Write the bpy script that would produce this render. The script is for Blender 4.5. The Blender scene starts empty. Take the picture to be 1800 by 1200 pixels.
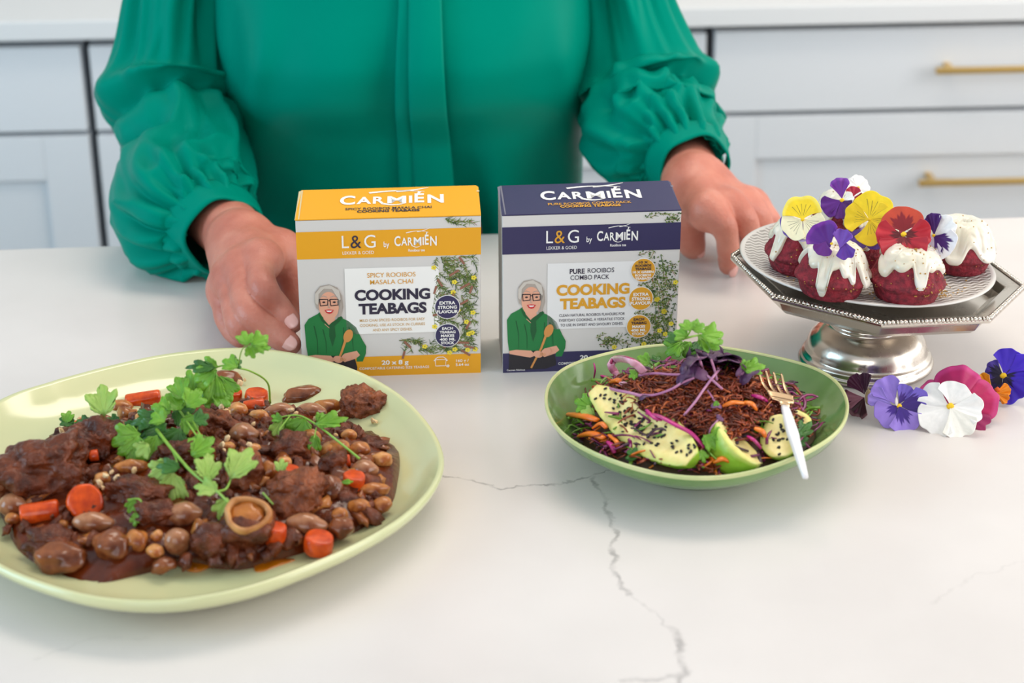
import bpy, bmesh, math, random
import numpy as np
from mathutils import Vector, Matrix, noise as mnoise
S = bpy.context.scene
COL = S.collection
rnd = random.Random(7)
# ---------------------------------------------------------------- camera (photo treated as 1800x1200)
FPX = 3470.0; PITCH = math.radians(23.6); ROLL = math.radians(0.76)
CAM = np.array([0, 0, 0.638])
_F = np.array([0, math.cos(PITCH), -math.sin(PITCH)])
_U0 = np.array([0, math.sin(PITCH), math.cos(PITCH)]); _R0 = np.array([1.0, 0, 0])
_R = _R0*math.cos(ROLL) - _U0*math.sin(ROLL); _U = _U0*math.cos(ROLL) + _R0*math.sin(ROLL)
cd = bpy.data.cameras.new('camera'); cam = bpy.data.objects.new('camera', cd); COL.objects.link(cam)
cd.sensor_width = 36; cd.lens = 36*FPX/1800; cd.clip_start = .05; cd.clip_end = 50
M = Matrix(((_R[0], _U[0], -_F[0], CAM[0]), (_R[1], _U[1], -_F[1], CAM[1]), (_R[2], _U[2], -_F[2], CAM[2]), (0, 0, 0, 1)))
cam.matrix_world = M
cd.dof.use_dof = True; cd.dof.focus_distance = 1.47; cd.dof.aperture_fstop = 6.3
S.camera = cam

def ray(x, y): return _F + (x-900)/FPX*_R - (y-600)/FPX*_U
def P(x, y, z=0.0):                      # point of the horizontal plane z seen at a photo position
    d = ray(x, y); return CAM + (z-CAM[2])/d[2]*d
def PY(x, y, Y):
    d = ray(x, y); return CAM + Y/d[1]*d
def mpp(q):                              # metres per photo pixel at a point
    return float(np.dot(np.array(q)-CAM, _F))/FPX

# ---------------------------------------------------------------- world, lights, exposure
w = bpy.data.worlds.new('world'); S.world = w; w.use_nodes = True
bg = w.node_tree.nodes['Background']; bg.inputs[0].default_value = (0.94, 0.96, 1.0, 1); bg.inputs[1].default_value = 0.62
def area(name, loc, target, size, size_y, power, col):
    l = bpy.data.lights.new(name, 'AREA'); l.shape = 'RECTANGLE'; l.size = size; l.size_y = size_y
    l.energy = power; l.color = col
    o = bpy.data.objects.new(name, l); COL.objects.link(o); o.location = loc
    o.rotation_euler = (Vector(target)-Vector(loc)).to_track_quat('-Z', 'Y').to_euler()
    return o
area('window_light_left', (-2.1, .75, .6), (-.1, 1.75, .05), 1.1, 1.3, 40, (.50, .80, 1.0))
area('window_light_right', (2.4, 2.1, .75), (0.2, 1.6, .0), 1.5, 1.3, 22, (1.0, .97, .93))
area('right_fill_light', (2.2, .7, .7), (1.0, 2.5, -.15), 1.5, 1.8, 54, (1.0, .99, .97))  # added fill lamp that brightens the rear cabinets on the right, no door modelled
area('ceiling_lamp', (.20, 1.85, 1.45), (.05, 1.25, 0), 1.1, .45, 16, (1.0, .88, .74))
area('front_fill_light', (-.5, -1.6, 1.0), (0, 1.5, 0), 2.2, 1.4, 33, (.97, .98, 1.0))  # unseen fill added behind the camera to lift the carton fronts
S.view_settings.view_transform = 'Standard'; S.view_settings.look = 'None'
S.view_settings.gamma = 1; S.view_settings.use_curve_mapping = False
S.view_settings.exposure = -0.56
try:
    S.cycles.max_bounces = 8; S.cycles.use_denoising = True; S.cycles.sample_clamp_indirect = 6
except Exception: pass

# ---------------------------------------------------------------- helpers
def lin(c):
    return tuple((v/12.92 if v <= .04045 else ((v+.055)/1.055)**2.4) for v in (x/255 for x in c)) + (1,)
MATS = {}
def mat(name, rgb, rough=.5, metal=0, c2=None, nscale=40, bump=0, bscale=None, coat=0, sss=0, sheen=0, trans=0, alpha=None, spec=.5, ccrough=.1, detail=4, attr=False, bdist=.002, ssr=(1, .35, .2)):
    if name in MATS: return MATS[name]
    m = bpy.data.materials.new(name); m.use_nodes = True; nt = m.node_tree; N = nt.nodes; L = nt.links
    b = N['Principled BSDF']
    b.inputs['Base Color'].default_value = lin(rgb); b.inputs['Roughness'].default_value = rough
    b.inputs['Metallic'].default_value = metal; b.inputs['Specular IOR Level'].default_value = spec
    if coat: b.inputs['Coat Weight'].default_value = coat; b.inputs['Coat Roughness'].default_value = ccrough
    if sss:
        b.inputs['Subsurface Weight'].default_value = sss; b.inputs['Subsurface Radius'].default_value = ssr; b.inputs['Subsurface Scale'].default_value = .004
    if sheen: b.inputs['Sheen Weight'].default_value = sheen; b.inputs['Sheen Roughness'].default_value = .4
    if trans: b.inputs['Transmission Weight'].default_value = trans
    tc = N.new('ShaderNodeTexCoord')
    if attr:
        a = N.new('ShaderNodeVertexColor'); a.layer_name = 'Col'; L.new(a.outputs[0], b.inputs['Base Color'])
    if c2 is not None:
        n = N.new('ShaderNodeTexNoise'); n.inputs['Scale'].default_value = nscale; n.inputs['Detail'].default_value = detail
        L.new(tc.outputs['Object'], n.inputs['Vector'])
        r = N.new('ShaderNodeValToRGB'); r.color_ramp.elements[0].position = .36; r.color_ramp.elements[1].position = .66
        r.color_ramp.elements[0].color = lin(rgb); r.color_ramp.elements[1].color = lin(c2)
        L.new(n.outputs['Fac'], r.inputs['Fac']); L.new(r.outputs[0], b.inputs['Base Color'])
    if bump:
        n2 = N.new('ShaderNodeTexNoise'); n2.inputs['Scale'].default_value = bscale or nscale; n2.inputs['Detail'].default_value = 6
        L.new(tc.outputs['Object'], n2.inputs['Vector'])
        bp = N.new('ShaderNodeBump'); bp.inputs['Strength'].default_value = bump; bp.inputs['Distance'].default_value = bdist
        L.new(n2.outputs['Fac'], bp.inputs['Height']); L.new(bp.outputs[0], b.inputs['Normal'])
    if alpha is not None: b.inputs['Alpha'].default_value = alpha
    MATS[name] = m; return m

def obj(name, V, Fc, m=None, parent=None, smooth=True, mats=None, mi=None, cols=None):
    me = bpy.data.meshes.new(name)
    me.from_pydata([tuple(map(float, v)) for v in V], [], [tuple(int(i) for i in f) for f in Fc]); me.update()
    if mats:
        for q in mats: me.materials.append(q)
        if mi is not None: me.polygons.foreach_set('material_index', list(mi))
    elif m: me.materials.append(m)
    if smooth: me.polygons.foreach_set('use_smooth', [True]*len(me.polygons))
    if cols is not None:
        ca = me.color_attributes.new('Col', 'FLOAT_COLOR', 'POINT')
        ca.data.foreach_set('color', np.asarray(cols, dtype=np.float32).ravel())
    o = bpy.data.objects.new(name, me); COL.objects.link(o)
    if parent is not None: o.parent = parent
    return o
def tag(o, label=None, cat=None, group=None, kind=None):
    if label: o['label'] = label
    if cat: o['category'] = cat
    if group: o['group'] = group
    if kind: o['kind'] = kind
    return o
def thing(name, label, cat, loc=(0, 0, 0), rz=0, group=None, rot=None):
    o = bpy.data.objects.new(name, None); COL.objects.link(o); o.empty_display_size = .02
    o.location = loc; o.rotation_euler = rot if rot else (0, 0, rz)
    return tag(o, label, cat, group)

class MB:                                # mesh collector
    def __init__(s): s.V = []; s.F = []; s.mi = []; s.C = []
    def add(s, V, Fc, mi=0, c=None):
        o = len(s.V); s.V += [tuple(v) for v in V]; s.F += [tuple(i+o for i in f) for f in Fc]; s.mi += [mi]*len(Fc)
        if c is not None: s.C += [c]*len(V) if np.ndim(c) == 1 else list(c)
    def build(s, name, m=None, parent=None, smooth=True, mats=None):
        return obj(name, s.V, s.F, m, parent, smooth, mats, s.mi if mats else None, s.C if s.C else None)

def loft(rings, cap0=True, cap1=True, closed=True):
    n = len(rings[0]); V = [v for r in rings for v in r]; Fc = []
    for i in range(len(rings)-1):
        for j in range(n if closed else n-1):
            k = (j+1) % n
            Fc.append((i*n+j, i*n+k, (i+1)*n+k, (i+1)*n+j))
    if cap0 and closed: Fc.append(tuple(range(n-1, -1, -1)))
    if cap1 and closed: Fc.append(tuple((len(rings)-1)*n+j for j in range(n)))
    return V, Fc
def lathe(prof, n=64):
    return loft([[(r*math.cos(2*math.pi*j/n), r*math.sin(2*math.pi*j/n), z) for j in range(n)] for r, z in prof])
def frames(path):
    p = [np.array(q, float) for q in path]; T = []
    for i in range(len(p)):
        t = p[min(i+1, len(p)-1)]-p[max(i-1, 0)]; T.append(t/(np.linalg.norm(t)+1e-9))
    a = np.array([0, 0, 1.0]) if abs(T[0][2]) < .9 else np.array([1.0, 0, 0])
    u = np.cross(T[0], a); u /= np.linalg.norm(u); out = []
    for t in T:
        u = u-t*np.dot(u, t); u /= np.linalg.norm(u); out.append((u, np.cross(t, u)))
    return p, out
def tube(path, rad, n=8, flat=1.0, caps=True):
    p, fr = frames(path); R = rad if hasattr(rad, '__len__') else [rad]*len(p)
    rings = [[q+r*(math.cos(2*math.pi*j/n)*u+flat*math.sin(2*math.pi*j/n)*v) for j in range(n)] for q, r, (u, v) in zip(p, R, fr)]
    return loft(rings, caps, caps)
def spline(pts, n):                      # Catmull-Rom through points
    p = [np.array(q, float) for q in pts]; p = [2*p[0]-p[1]]+p+[2*p[-1]-p[-2]]; out = []
    m = len(p)-3
    for i in range(n):
        t = i/(n-1)*m; k = min(int(t), m-1); t -= k
        a, b, c, d = p[k:k+4]
        out.append(.5*((2*b)+(c-a)*t+(2*a-5*b+4*c-d)*t*t+(3*b-a-3*c+d)*t**3))
    return out
def box_vf(x0, x1, y0, y1, z0, z1):
    V = [(x, y, z) for z in (z0, z1) for y in (y0, y1) for x in (x0, x1)]
    return V, [(0, 2, 3, 1), (4, 5, 7, 6), (0, 1, 5, 4), (2, 6, 7, 3), (0, 4, 6, 2), (1, 3, 7, 5)]
def bevel(o, wd, seg=2):
    b = o.modifiers.new('bevel', 'BEVEL'); b.width = wd; b.segments = seg; b.limit_method = 'ANGLE'; b.angle_limit = .6
    return o
def box(name, x0, x1, y0, y1, z0, z1, m, parent=None, bv=.002, seg=2):
    o = obj(name, *box_vf(x0, x1, y0, y1, z0, z1), m, parent, smooth=False)
    if bv: bevel(o, bv, seg)
    return o
_ICO = {}
def ico(sub):
    if sub not in _ICO:
        bm = bmesh.new(); bmesh.ops.create_icosphere(bm, subdivisions=sub, radius=1)
        _ICO[sub] = (np.array([v.co[:] for v in bm.verts]), [tuple(v.index for v in f.verts) for f in bm.faces]); bm.free()
    return _ICO[sub]
def nz(v, s=1.0, seed=0): return mnoise.noise(Vector((v[0]*s+seed*7.31, v[1]*s-seed*3.7, v[2]*s+seed*1.9)))
def rotm(rx, ry, rz):
    return np.array((Matrix.Rotation(rz, 3, 'Z') @ Matrix.Rotation(ry, 3, 'Y') @ Matrix.Rotation(rx, 3, 'X')))
def blob(c, r, sub=3, amp=.12, freq=1.6, seed=0, rot=None, amp2=0, freq2=5, power=1.0):
    V, Fc = ico(sub); R = rotm(*rot) if rot is not None else np.eye(3); out = []
    for v in V:
        vv = np.sign(v)*np.abs(v)**power if power != 1 else v
        k = 1+amp*nz(v, freq, seed)*2+(amp2*nz(v, freq2, seed+3)*2 if amp2 else 0)
        out.append(np.array(c)+R @ (vv*np.array(r)*k))
    return out, Fc

# signed-distance modelling + naive surface nets (for bodies and other smooth solids)
def _caps(Pt, a, b, ra, rb):
    a = np.array(a, np.float32); b = np.array(b, np.float32); d = b-a
    t = np.clip(((Pt-a) @ d)/max(float(d @ d), 1e-12), 0, 1)
    return np.linalg.norm(Pt-(a+t[..., None]*d), axis=-1)-(ra+t*(rb-ra))
def sdf_mesh(parts, lo, hi, h):
    """parts: list of (a,b,ra,rb,k): tapered capsules merged in order with smooth radius k"""
    lo = np.array(lo); n = np.ceil((np.array(hi)-lo)/h).astype(int)+1
    G = np.full(tuple(n), 1.0, np.float32)
    ax = [lo[i]+h*np.arange(n[i]) for i in range(3)]
    for a, b, ra, rb, k in parts:
        m = max(ra, rb)+k*1.5+3*h
        i0 = [max(0, int((min(a[i], b[i])-m-lo[i])/h)) for i in range(3)]
        i1 = [min(n[i], int((max(a[i], b[i])+m-lo[i])/h)+2) for i in range(3)]
        if any(i1[i] <= i0[i] for i in range(3)): continue
        g = np.stack(np.meshgrid(*[ax[i][i0[i]:i1[i]] for i in range(3)], indexing='ij'), -1).astype(np.float32)
        d = _caps(g, a, b, ra, rb)
        sl = tuple(slice(i0[i], i1[i]) for i in range(3)); o = G[sl]
        if k > 0:
            hh = np.maximum(k-np.abs(o-d), 0)/k; G[sl] = np.minimum(o, d)-hh*hh*k*.25
        else: G[sl] = np.minimum(o, d)
    return surface_nets(G, lo, h)
def surface_nets(G, lo, h):
    s = G < 0; nx, ny, nz_ = G.shape; C = (nx-1, ny-1, nz_-1)
    acc = np.zeros(C+(3,), np.float32); cnt = np.zeros(C, np.float32)
    for axis in range(3):
        o1, o2 = [i for i in range(3) if i != axis]
        A = np.take(G, range(G.shape[axis]-1), axis); B = np.take(G, range(1, G.shape[axis]), axis)
        cr = (A < 0) != (B < 0); t = np.where(cr, A/(A-B+1e-20), 0)
        for p1 in (0, 1):
            for p2 in (0, 1):
                sl = [slice(None)]*3
                sl[o1] = slice(p1, G.shape[o1]-1+p1); sl[o2] = slice(p2, G.shape[o2]-1+p2)
                c = cr[tuple(sl)]; tt = t[tuple(sl)]
                cnt += c; acc[..., axis] += c*tt; acc[..., o1] += c*p1; acc[..., o2] += c*p2
    act = cnt > 0; idx = -np.ones(C, int); idx[act] = np.arange(act.sum())
    ijk = np.argwhere(act); V = lo+h*(ijk+acc[act]/cnt[act][:, None]); Fc = []
    for axis in range(3):
        o1, o2 = (axis+1) % 3, (axis+2) % 3
        A = np.take(s, range(G.shape[axis]-1), axis); B = np.take(s, range(1, G.shape[axis]), axis)
        e = np.argwhere(A != B)
        e = e[(e[:, o1] > 0) & (e[:, o2] > 0) & (e[:, o1] < C[o1]) & (e[:, o2] < C[o2])]
        q = []
        for d1, d2 in ((-1, -1), (0, -1), (0, 0), (-1, 0)):
            k = e.copy(); k[:, o1] += d1; k[:, o2] += d2; q.append(idx[k[:, 0], k[:, 1], k[:, 2]])
        q = np.stack(q, 1); fl = A[e[:, 0], e[:, 1], e[:, 2]]
        q = np.where(fl[:, None], q, q[:, ::-1]); Fc.append(q[(q >= 0).all(1)])
    return V, np.concatenate(Fc)
def relax(V, Fc, it=2, lam=.5):
    V = np.array(V, float); Fc = np.array(Fc)
    for _ in range(it):
        acc = np.zeros_like(V); c = np.zeros(len(V))
        for a in range(4):
            for b_ in ((a+1) % 4, (a+3) % 4):
                np.add.at(acc, Fc[:, a], V[Fc[:, b_]]); np.add.at(c, Fc[:, a], 1)
        V += lam*(acc/np.maximum(c, 1)[:, None]-V)
    return V

# ---------------------------------------------------------------- room
white_paint = mat('cabinet_paint', (224, 226, 229), .42)
gap_mat = mat('cabinet_gap', (128, 132, 140), .8)
stone_w = mat('back_worktop_stone', (226, 226, 226), .3)
wall_m = mat('wall_plaster', (214, 211, 206), .8, c2=(220, 217, 212), nscale=3)
floor_m = mat('floor_tile', (170, 164, 156), .5, c2=(182, 176, 168), nscale=2)
brass = mat('brushed_brass', (226, 188, 112), .3, metal=1)
def struct(o): o['kind'] = 'structure'; return o
struct(box('floor', -3, 3, -2.6, 3.25, -.97, -.92, floor_m, bv=0))
struct(box('wall_back', -3, 3, 3.19, 3.25, -.92, 1.7, wall_m, bv=0))
struct(box('ceiling', -3, 3, -2.6, 3.25, 1.7, 1.75, mat('ceiling_paint', (240, 240, 240), .8), bv=0))

# rear run of base cabinets, worktop over them
ya = math.radians(1.65)
rear = np.array([0.0, 2.535, 0])
def rearT(o): o.location = tuple(rear); o.rotation_euler = (0, 0, ya)
wt = box('rear_worktop', -2.6, 2.6, 0, .62, -.026, 0, stone_w, bv=.002); rearT(wt)
tag(wt, 'pale grey-white stone worktop along the rear cabinets', 'worktop')
XG1, XG2 = -.5585, .2705            # the two joints between cabinet units
def cabinet(x0, x1, label, kind):
    t = thing('base_cabinet', label, 'cabinet'); rearT(t)
    yf = .022
    box('carcass', x0, x1, yf+.024, .6, -.92+.1, -.03, gap_mat, t, 0)
    box('plinth', x0, x1, .08, .12, -.92, -.92+.1, white_paint, t, 0)
    g = .0028
    def shaker(nm, a, b, z0, z1, rail, par):
        f = box(nm, a, b, yf+.008, yf+.024, z0, z1, white_paint, par, .0012)
        for (p, q, r, s_) in ((a, a+rail, z0, z1), (b-rail, b, z0, z1), (a+rail, b-rail, z0, z0+rail), (a+rail, b-rail, z1-rail, z1)):
            box('frame_rail', p, q, yf, yf+.008, r, s_, white_paint, f, .0012)
        return f
    def handle(par, cx, z, ln):
        h = box('handle', cx-ln/2, cx+ln/2, yf-.032, yf-.024, z-.004, z+.004, brass, par, .001)
        for e in (-1, 1): box('handle_post', cx+e*(ln/2-.02)-.004, cx+e*(ln/2-.02)+.004, yf-.026, yf+.008, z-.004, z+.004, brass, h, .001)
    if kind == 'door':
        d = box('drawer_front', x0+g, x1-g, yf, yf+.024, -.156, -.04, white_paint, t, .0015)
        wd = (x1-x0)/2
        for k in range(2):
            a = x0+k*wd; shaker('door', a+g, a+wd-g, -.80, -.163, .062, t)
    else:
        d = box('drawer_front', x0+g, x1-g, yf, yf+.024, -.150, -.038, white_paint, t, .0015); handle(d, x0+.43, -.09, .27)
        for z0, z1, hz in ((-.46, -.157, -.247), (-.80, -.467, -.56)):
            f = shaker('deep_drawer_front', x0+g, x1-g, z0, z1, .06, t); handle(f, x0+.418 if hz > -.3 else x0+.43, hz, .27)
    return t
cabinet(-1.56, XG1-.003, 'white base cabinet with a plain drawer over shaker doors, left of the person', 'door')
cabinet(XG1+.003, XG2-.003, 'white base cabinet directly behind the person in the green blouse', 'door')
cabinet(XG2+.003, 1.35, 'wide white drawer cabinet with brass bar handles behind the cake stand', 'drawer')
# ---------------------------------------------------------------- kitchen island with veined quartz top
def vein_material():
    m = bpy.data.materials.new('veined_quartz'); m.use_nodes = True; nt = m.node_tree; N = nt.nodes; L = nt.links
    b = N['Principled BSDF']; b.inputs['Roughness'].default_value = .22; b.inputs['Specular IOR Level'].default_value = .32
    tc = N.new('ShaderNodeTexCoord')
    def warp(scale, amt, src):
        n = N.new('ShaderNodeTexNoise'); n.inputs['Scale'].default_value = scale; n.inputs['Detail'].default_value = 3
        L.new(src, n.inputs['Vector'])
        s = N.new('ShaderNodeVectorMath'); s.operation = 'SUBTRACT'; s.inputs[1].default_value = (.5, .5, .5); L.new(n.outputs['Color'], s.inputs[0])
        k = N.new('ShaderNodeVectorMath'); k.operation = 'MULTIPLY'; k.inputs[1].default_value = (amt, amt, 0); L.new(s.outputs[0], k.inputs[0])
        a = N.new('ShaderNodeVectorMath'); a.operation = 'ADD'; L.new(src, a.inputs[0]); L.new(k.outputs[0], a.inputs[1])
        return a.outputs[0]
    v = warp(60, .016, tc.outputs['Object']); v = warp(220, .006, v)
    def seg(a, c):
        a = Vector((a[0], a[1], 0)); c = Vector((c[0], c[1], 0)); d = c-a; l2 = d.length_squared
        s = N.new('ShaderNodeVectorMath'); s.operation = 'SUBTRACT'; s.inputs[1].default_value = a; L.new(v, s.inputs[0])
        dt = N.new('ShaderNodeVectorMath'); dt.operation = 'DOT_PRODUCT'; dt.inputs[1].default_value = d/l2; L.new(s.outputs[0], dt.inputs[0])
        cl = N.new('ShaderNodeClamp'); L.new(dt.outputs['Value'], cl.inputs[0])
        sc = N.new('ShaderNodeVectorMath'); sc.operation = 'SCALE'; sc.inputs[0].default_value = d; L.new(cl.outputs[0], sc.inputs['Scale'])
        ds = N.new('ShaderNodeVectorMath'); ds.operation = 'DISTANCE'; L.new(s.outputs[0], ds.inputs[0]); L.new(sc.outputs[0], ds.inputs[1])
        return ds.outputs['Value']
    lines = [([(778, 836), (805, 840), (845, 848), (878, 860), (915, 853), (985, 850), (1020, 838), (1048, 832), (1085, 824)], .0010, .5),
             ([(1040, 838), (1058, 862), (1072, 905), (1080, 935), (1076, 985), (1080, 1010), (1106, 1042)], .0017, .45),
             ([(1106, 1042), (1150, 1080), (1185, 1105)], .0014, .22),
             ([(1188, 1110), (1196, 1150), (1200, 1180), (1185, 1215)], .0028, .42), ([(1100, 1199), (1150, 1193), (1190, 1186)], .0022, .35),
             ([(1640, 1060), (1720, 1010), (1830, 975)], .0012, .1), ([(60, 1160), (160, 1120), (260, 1125)], .0013, .1)]
    brk = N.new('ShaderNodeTexNoise'); brk.inputs['Scale'].default_value = 75; brk.inputs['Detail'].default_value = 4; L.new(tc.outputs['Object'], brk.inputs['Vector'])
    bm_ = N.new('ShaderNodeMapRange'); bm_.inputs[1].default_value = .38; bm_.inputs[2].default_value = .62; L.new(brk.outputs['Fac'], bm_.inputs[0])
    total = None
    for pts, wd, st in lines:
        cur = None
        for i in range(len(pts)-1):
            d = seg(P(*pts[i]), P(*pts[i+1]))
            if cur is None: cur = d
            else:
                mn = N.new('ShaderNodeMath'); mn.operation = 'MINIMUM'; L.new(cur, mn.inputs[0]); L.new(d, mn.inputs[1]); cur = mn.outputs[0]
        mr = N.new('ShaderNodeMapRange'); mr.interpolation_type = 'SMOOTHSTEP'
        mr.inputs[1].default_value = wd*.2; mr.inputs[2].default_value = wd*1.5; mr.inputs[3].default_value = st; mr.inputs[4].default_value = 0; L.new(cur, mr.inputs[0])
        if total is None: total = mr.outputs[0]
        else:
            mx = N.new('ShaderNodeMath'); mx.operation = 'MAXIMUM'; L.new(total, mx.inputs[0]); L.new(mr.outputs[0], mx.inputs[1]); total = mx.outputs[0]
    mu = N.new('ShaderNodeMath'); mu.operation = 'MULTIPLY'; L.new(total, mu.inputs[0])
    ad = N.new('ShaderNodeMath'); ad.operation = 'MULTIPLY_ADD'; ad.inputs[1].default_value = .8; ad.inputs[2].default_value = .25; L.new(bm_.outputs[0], ad.inputs[0])
    L.new(ad.outputs[0], mu.inputs[1])
    n = N.new('ShaderNodeTexNoise'); n.inputs['Scale'].default_value = 6; n.inputs['Detail'].default_value = 3; L.new(tc.outputs['Object'], n.inputs['Vector'])
    r = N.new('ShaderNodeValToRGB'); r.color_ramp.elements[0].color = lin((217, 211, 208)); r.color_ramp.elements[1].color = lin((224, 218, 215))
    r.color_ramp.elements[0].position = .35; r.color_ramp.elements[1].position = .65; L.new(n.outputs['Fac'], r.inputs['Fac'])
    mx = N.new('ShaderNodeMix'); mx.data_type = 'RGBA'; L.new(mu.outputs[0], mx.inputs['Factor']); L.new(r.outputs[0], mx.inputs['A']); mx.inputs['B'].default_value = lin((88, 82, 86))
    L.new(mx.outputs['Result'], b.inputs['Base Color'])
    return m
island = thing('kitchen_island', 'white veined quartz kitchen island that carries the food and boxes', 'kitchen island')
e0, e1 = P(0, 437), P(1800, 380); dI = (e1-e0)/np.linalg.norm(e1-e0); nI = np.array([-dI[1], dI[0], 0])
mid = (e0+e1)/2
q = [mid-dI*1.5, mid+dI*1.5, mid+dI*1.5-nI*1.25, mid-dI*1.5-nI*1.25]
V = [(p[0], p[1], z) for z in (-.04, 0) for p in q]
bevel(obj('worktop', V, [(0, 1, 2, 3), (7, 6, 5, 4), (0, 4, 5, 1), (1, 5, 6, 2), (2, 6, 7, 3), (3, 7, 4, 0)], vein_material(), island, False), .003)
q = [mid-dI*1.45-nI*.3, mid+dI*1.45-nI*.3, mid+dI*1.45-nI*1.2, mid-dI*1.45-nI*1.2]
V = [(p[0], p[1], z) for z in (-.92, -.04) for p in q]
obj('base_unit', V, [(0, 1, 2, 3), (7, 6, 5, 4), (0, 4, 5, 1), (1, 5, 6, 2), (2, 6, 7, 3), (3, 7, 4, 0)], white_paint, island, False)

# ---------------------------------------------------------------- tea cartons
_fonts = {}
def text_mesh(s, bold=0.0):
    if (s, bold) in _fonts: return _fonts[(s, bold)]
    cu = bpy.data.curves.new('t', 'FONT'); cu.body = s; cu.size = 1; cu.offset = bold; cu.resolution_u = 4; cu.fill_mode = 'FRONT'
    o = bpy.data.objects.new('t', cu); COL.objects.link(o)
    dg = bpy.context.evaluated_depsgraph_get(); dg.update()
    ev = o.evaluated_get(dg); me = ev.to_mesh()
    V = np.array([v.co[:2] for v in me.vertices]) if len(me.vertices) else np.zeros((1, 2))
    Fc = [tuple(p.vertices) for p in me.polygons]
    ev.to_mesh_clear(); bpy.data.objects.remove(o); bpy.data.curves.remove(cu)
    _fonts[(s, bold)] = (V, Fc); return V, Fc
class Face2D:
    """a printed panel: u right 0..1, v down 0..1 on the quad TL,TR,BL,BR"""
    def __init__(s, TL, TR, BL, BR):
        s.q = [np.array(a, float) for a in (TL, TR, BL, BR)]
        n = np.cross(s.q[1]-s.q[0], s.q[0]-s.q[2]); s.n = n/np.linalg.norm(n)
        s.W = np.linalg.norm(s.q[1]-s.q[0]); s.H = np.linalg.norm(s.q[2]-s.q[0])
    def at(s, u, v, e=.0003):
        a = s.q[0]*(1-u)+s.q[1]*u; b = s.q[2]*(1-u)+s.q[3]*u
        return a*(1-v)+b*v+s.n*e
    def text(s, mb, txt, u, v, h, width, mi=0, bold=0.0, e=.0006):
        """centred on (u,v); h cap height as fraction of H; width as fraction of W"""
        V, Fc = text_mesh(txt, bold); x0, x1 = V[:, 0].min(), V[:, 0].max()
        ch = .73; W = width/(x1-x0)
        mb.add([s.at(u+(p[0]-(x0+x1)/2)*W, v-(p[1]-ch/2)/ch*h, e) for p in V], Fc, mi)
    def poly(s, mb, pts, mi=0, e=.0003):
        mb.add([s.at(a, b, e) for a, b in pts], [tuple(range(len(pts)))[::-1]], mi)
    def rect(s, mb, u0, v0, u1, v1, mi=0, e=.0003): s.poly(mb, [(u0, v0), (u1, v0), (u1, v1), (u0, v1)], mi, e)
    def ell(s, mb, u, v, ru, rv, mi=0, e=.0003, n=28, rot=0):
        c, sn = math.cos(rot), math.sin(rot); k = s.W/s.H
        s.poly(mb, [(u+ru*math.cos(t)*c-rv/k*math.sin(t)*sn, v+(ru*math.cos(t)*sn*k+rv*math.sin(t)*c)) for t in [2*math.pi*i/n for i in range(n)]], mi, e)
    def stroke(s, mb, pts, wd, mi=0, e=.0004, w1=None):
        k = s.W/s.H; n = len(pts); A = []; B = []
        for i in range(n):
            a, b = pts[max(i-1, 0)], pts[min(i+1, n-1)]
            dx, dy = (b[0]-a[0]), (b[1]-a[1])/k; l = math.hypot(dx, dy)+1e-9
            t = i/max(n-1, 1); ww = wd if w1 is None else wd+(w1-wd)*t
            A.append((pts[i][0]-dy/l*ww/2, pts[i][1]+dx/l*ww/2*k)); B.append((pts[i][0]+dy/l*ww/2, pts[i][1]-dx/l*ww/2*k))
        mb.add([s.at(a, b, e) for a, b in A+B], [(i, i+1, n+i+1, n+i) for i in range(n-1)], mi)
def pm(name, c, r=.5): return mat('print_'+name, c, r)
cream = mat('carton_grey_print', (216, 212, 208), .5)
K = {'white': pm('white', (246, 244, 240)), 'yellow': pm('yellow', (236, 166, 24)), 'navy': pm('navy', (50, 45, 86)), 'ink': pm('ink', (46, 40, 62)),
     'gold': pm('gold', (222, 160, 44)), 'tan': pm('tan', (206, 162, 92)), 'skin': pm('skin', (232, 170, 142)), 'hair': pm('hair', (176, 164, 154)), 'hair2': pm('hair_light', (206, 198, 188)),
     'green': pm('green', (30, 122, 62)), 'green2': pm('green_dark', (20, 88, 46)), 'lip': pm('lip', (206, 44, 52)), 'dark': pm('dark', (38, 34, 40)), 'wood': pm('wood', (214, 146, 78)),
     'leaf': pm('leaf', (112, 134, 60)), 'leaf2': pm('leaf_dark', (66, 90, 46)), 'bloom': pm('bloom', (244, 222, 66)), 'bark': pm('bark', (148, 98, 78)), 'stalk': pm('stalk', (150, 134, 76)), 'pale': pm('pale', (234, 233, 232)), 'grey': pm('lilac_grey', (160, 152, 166))}
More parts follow.
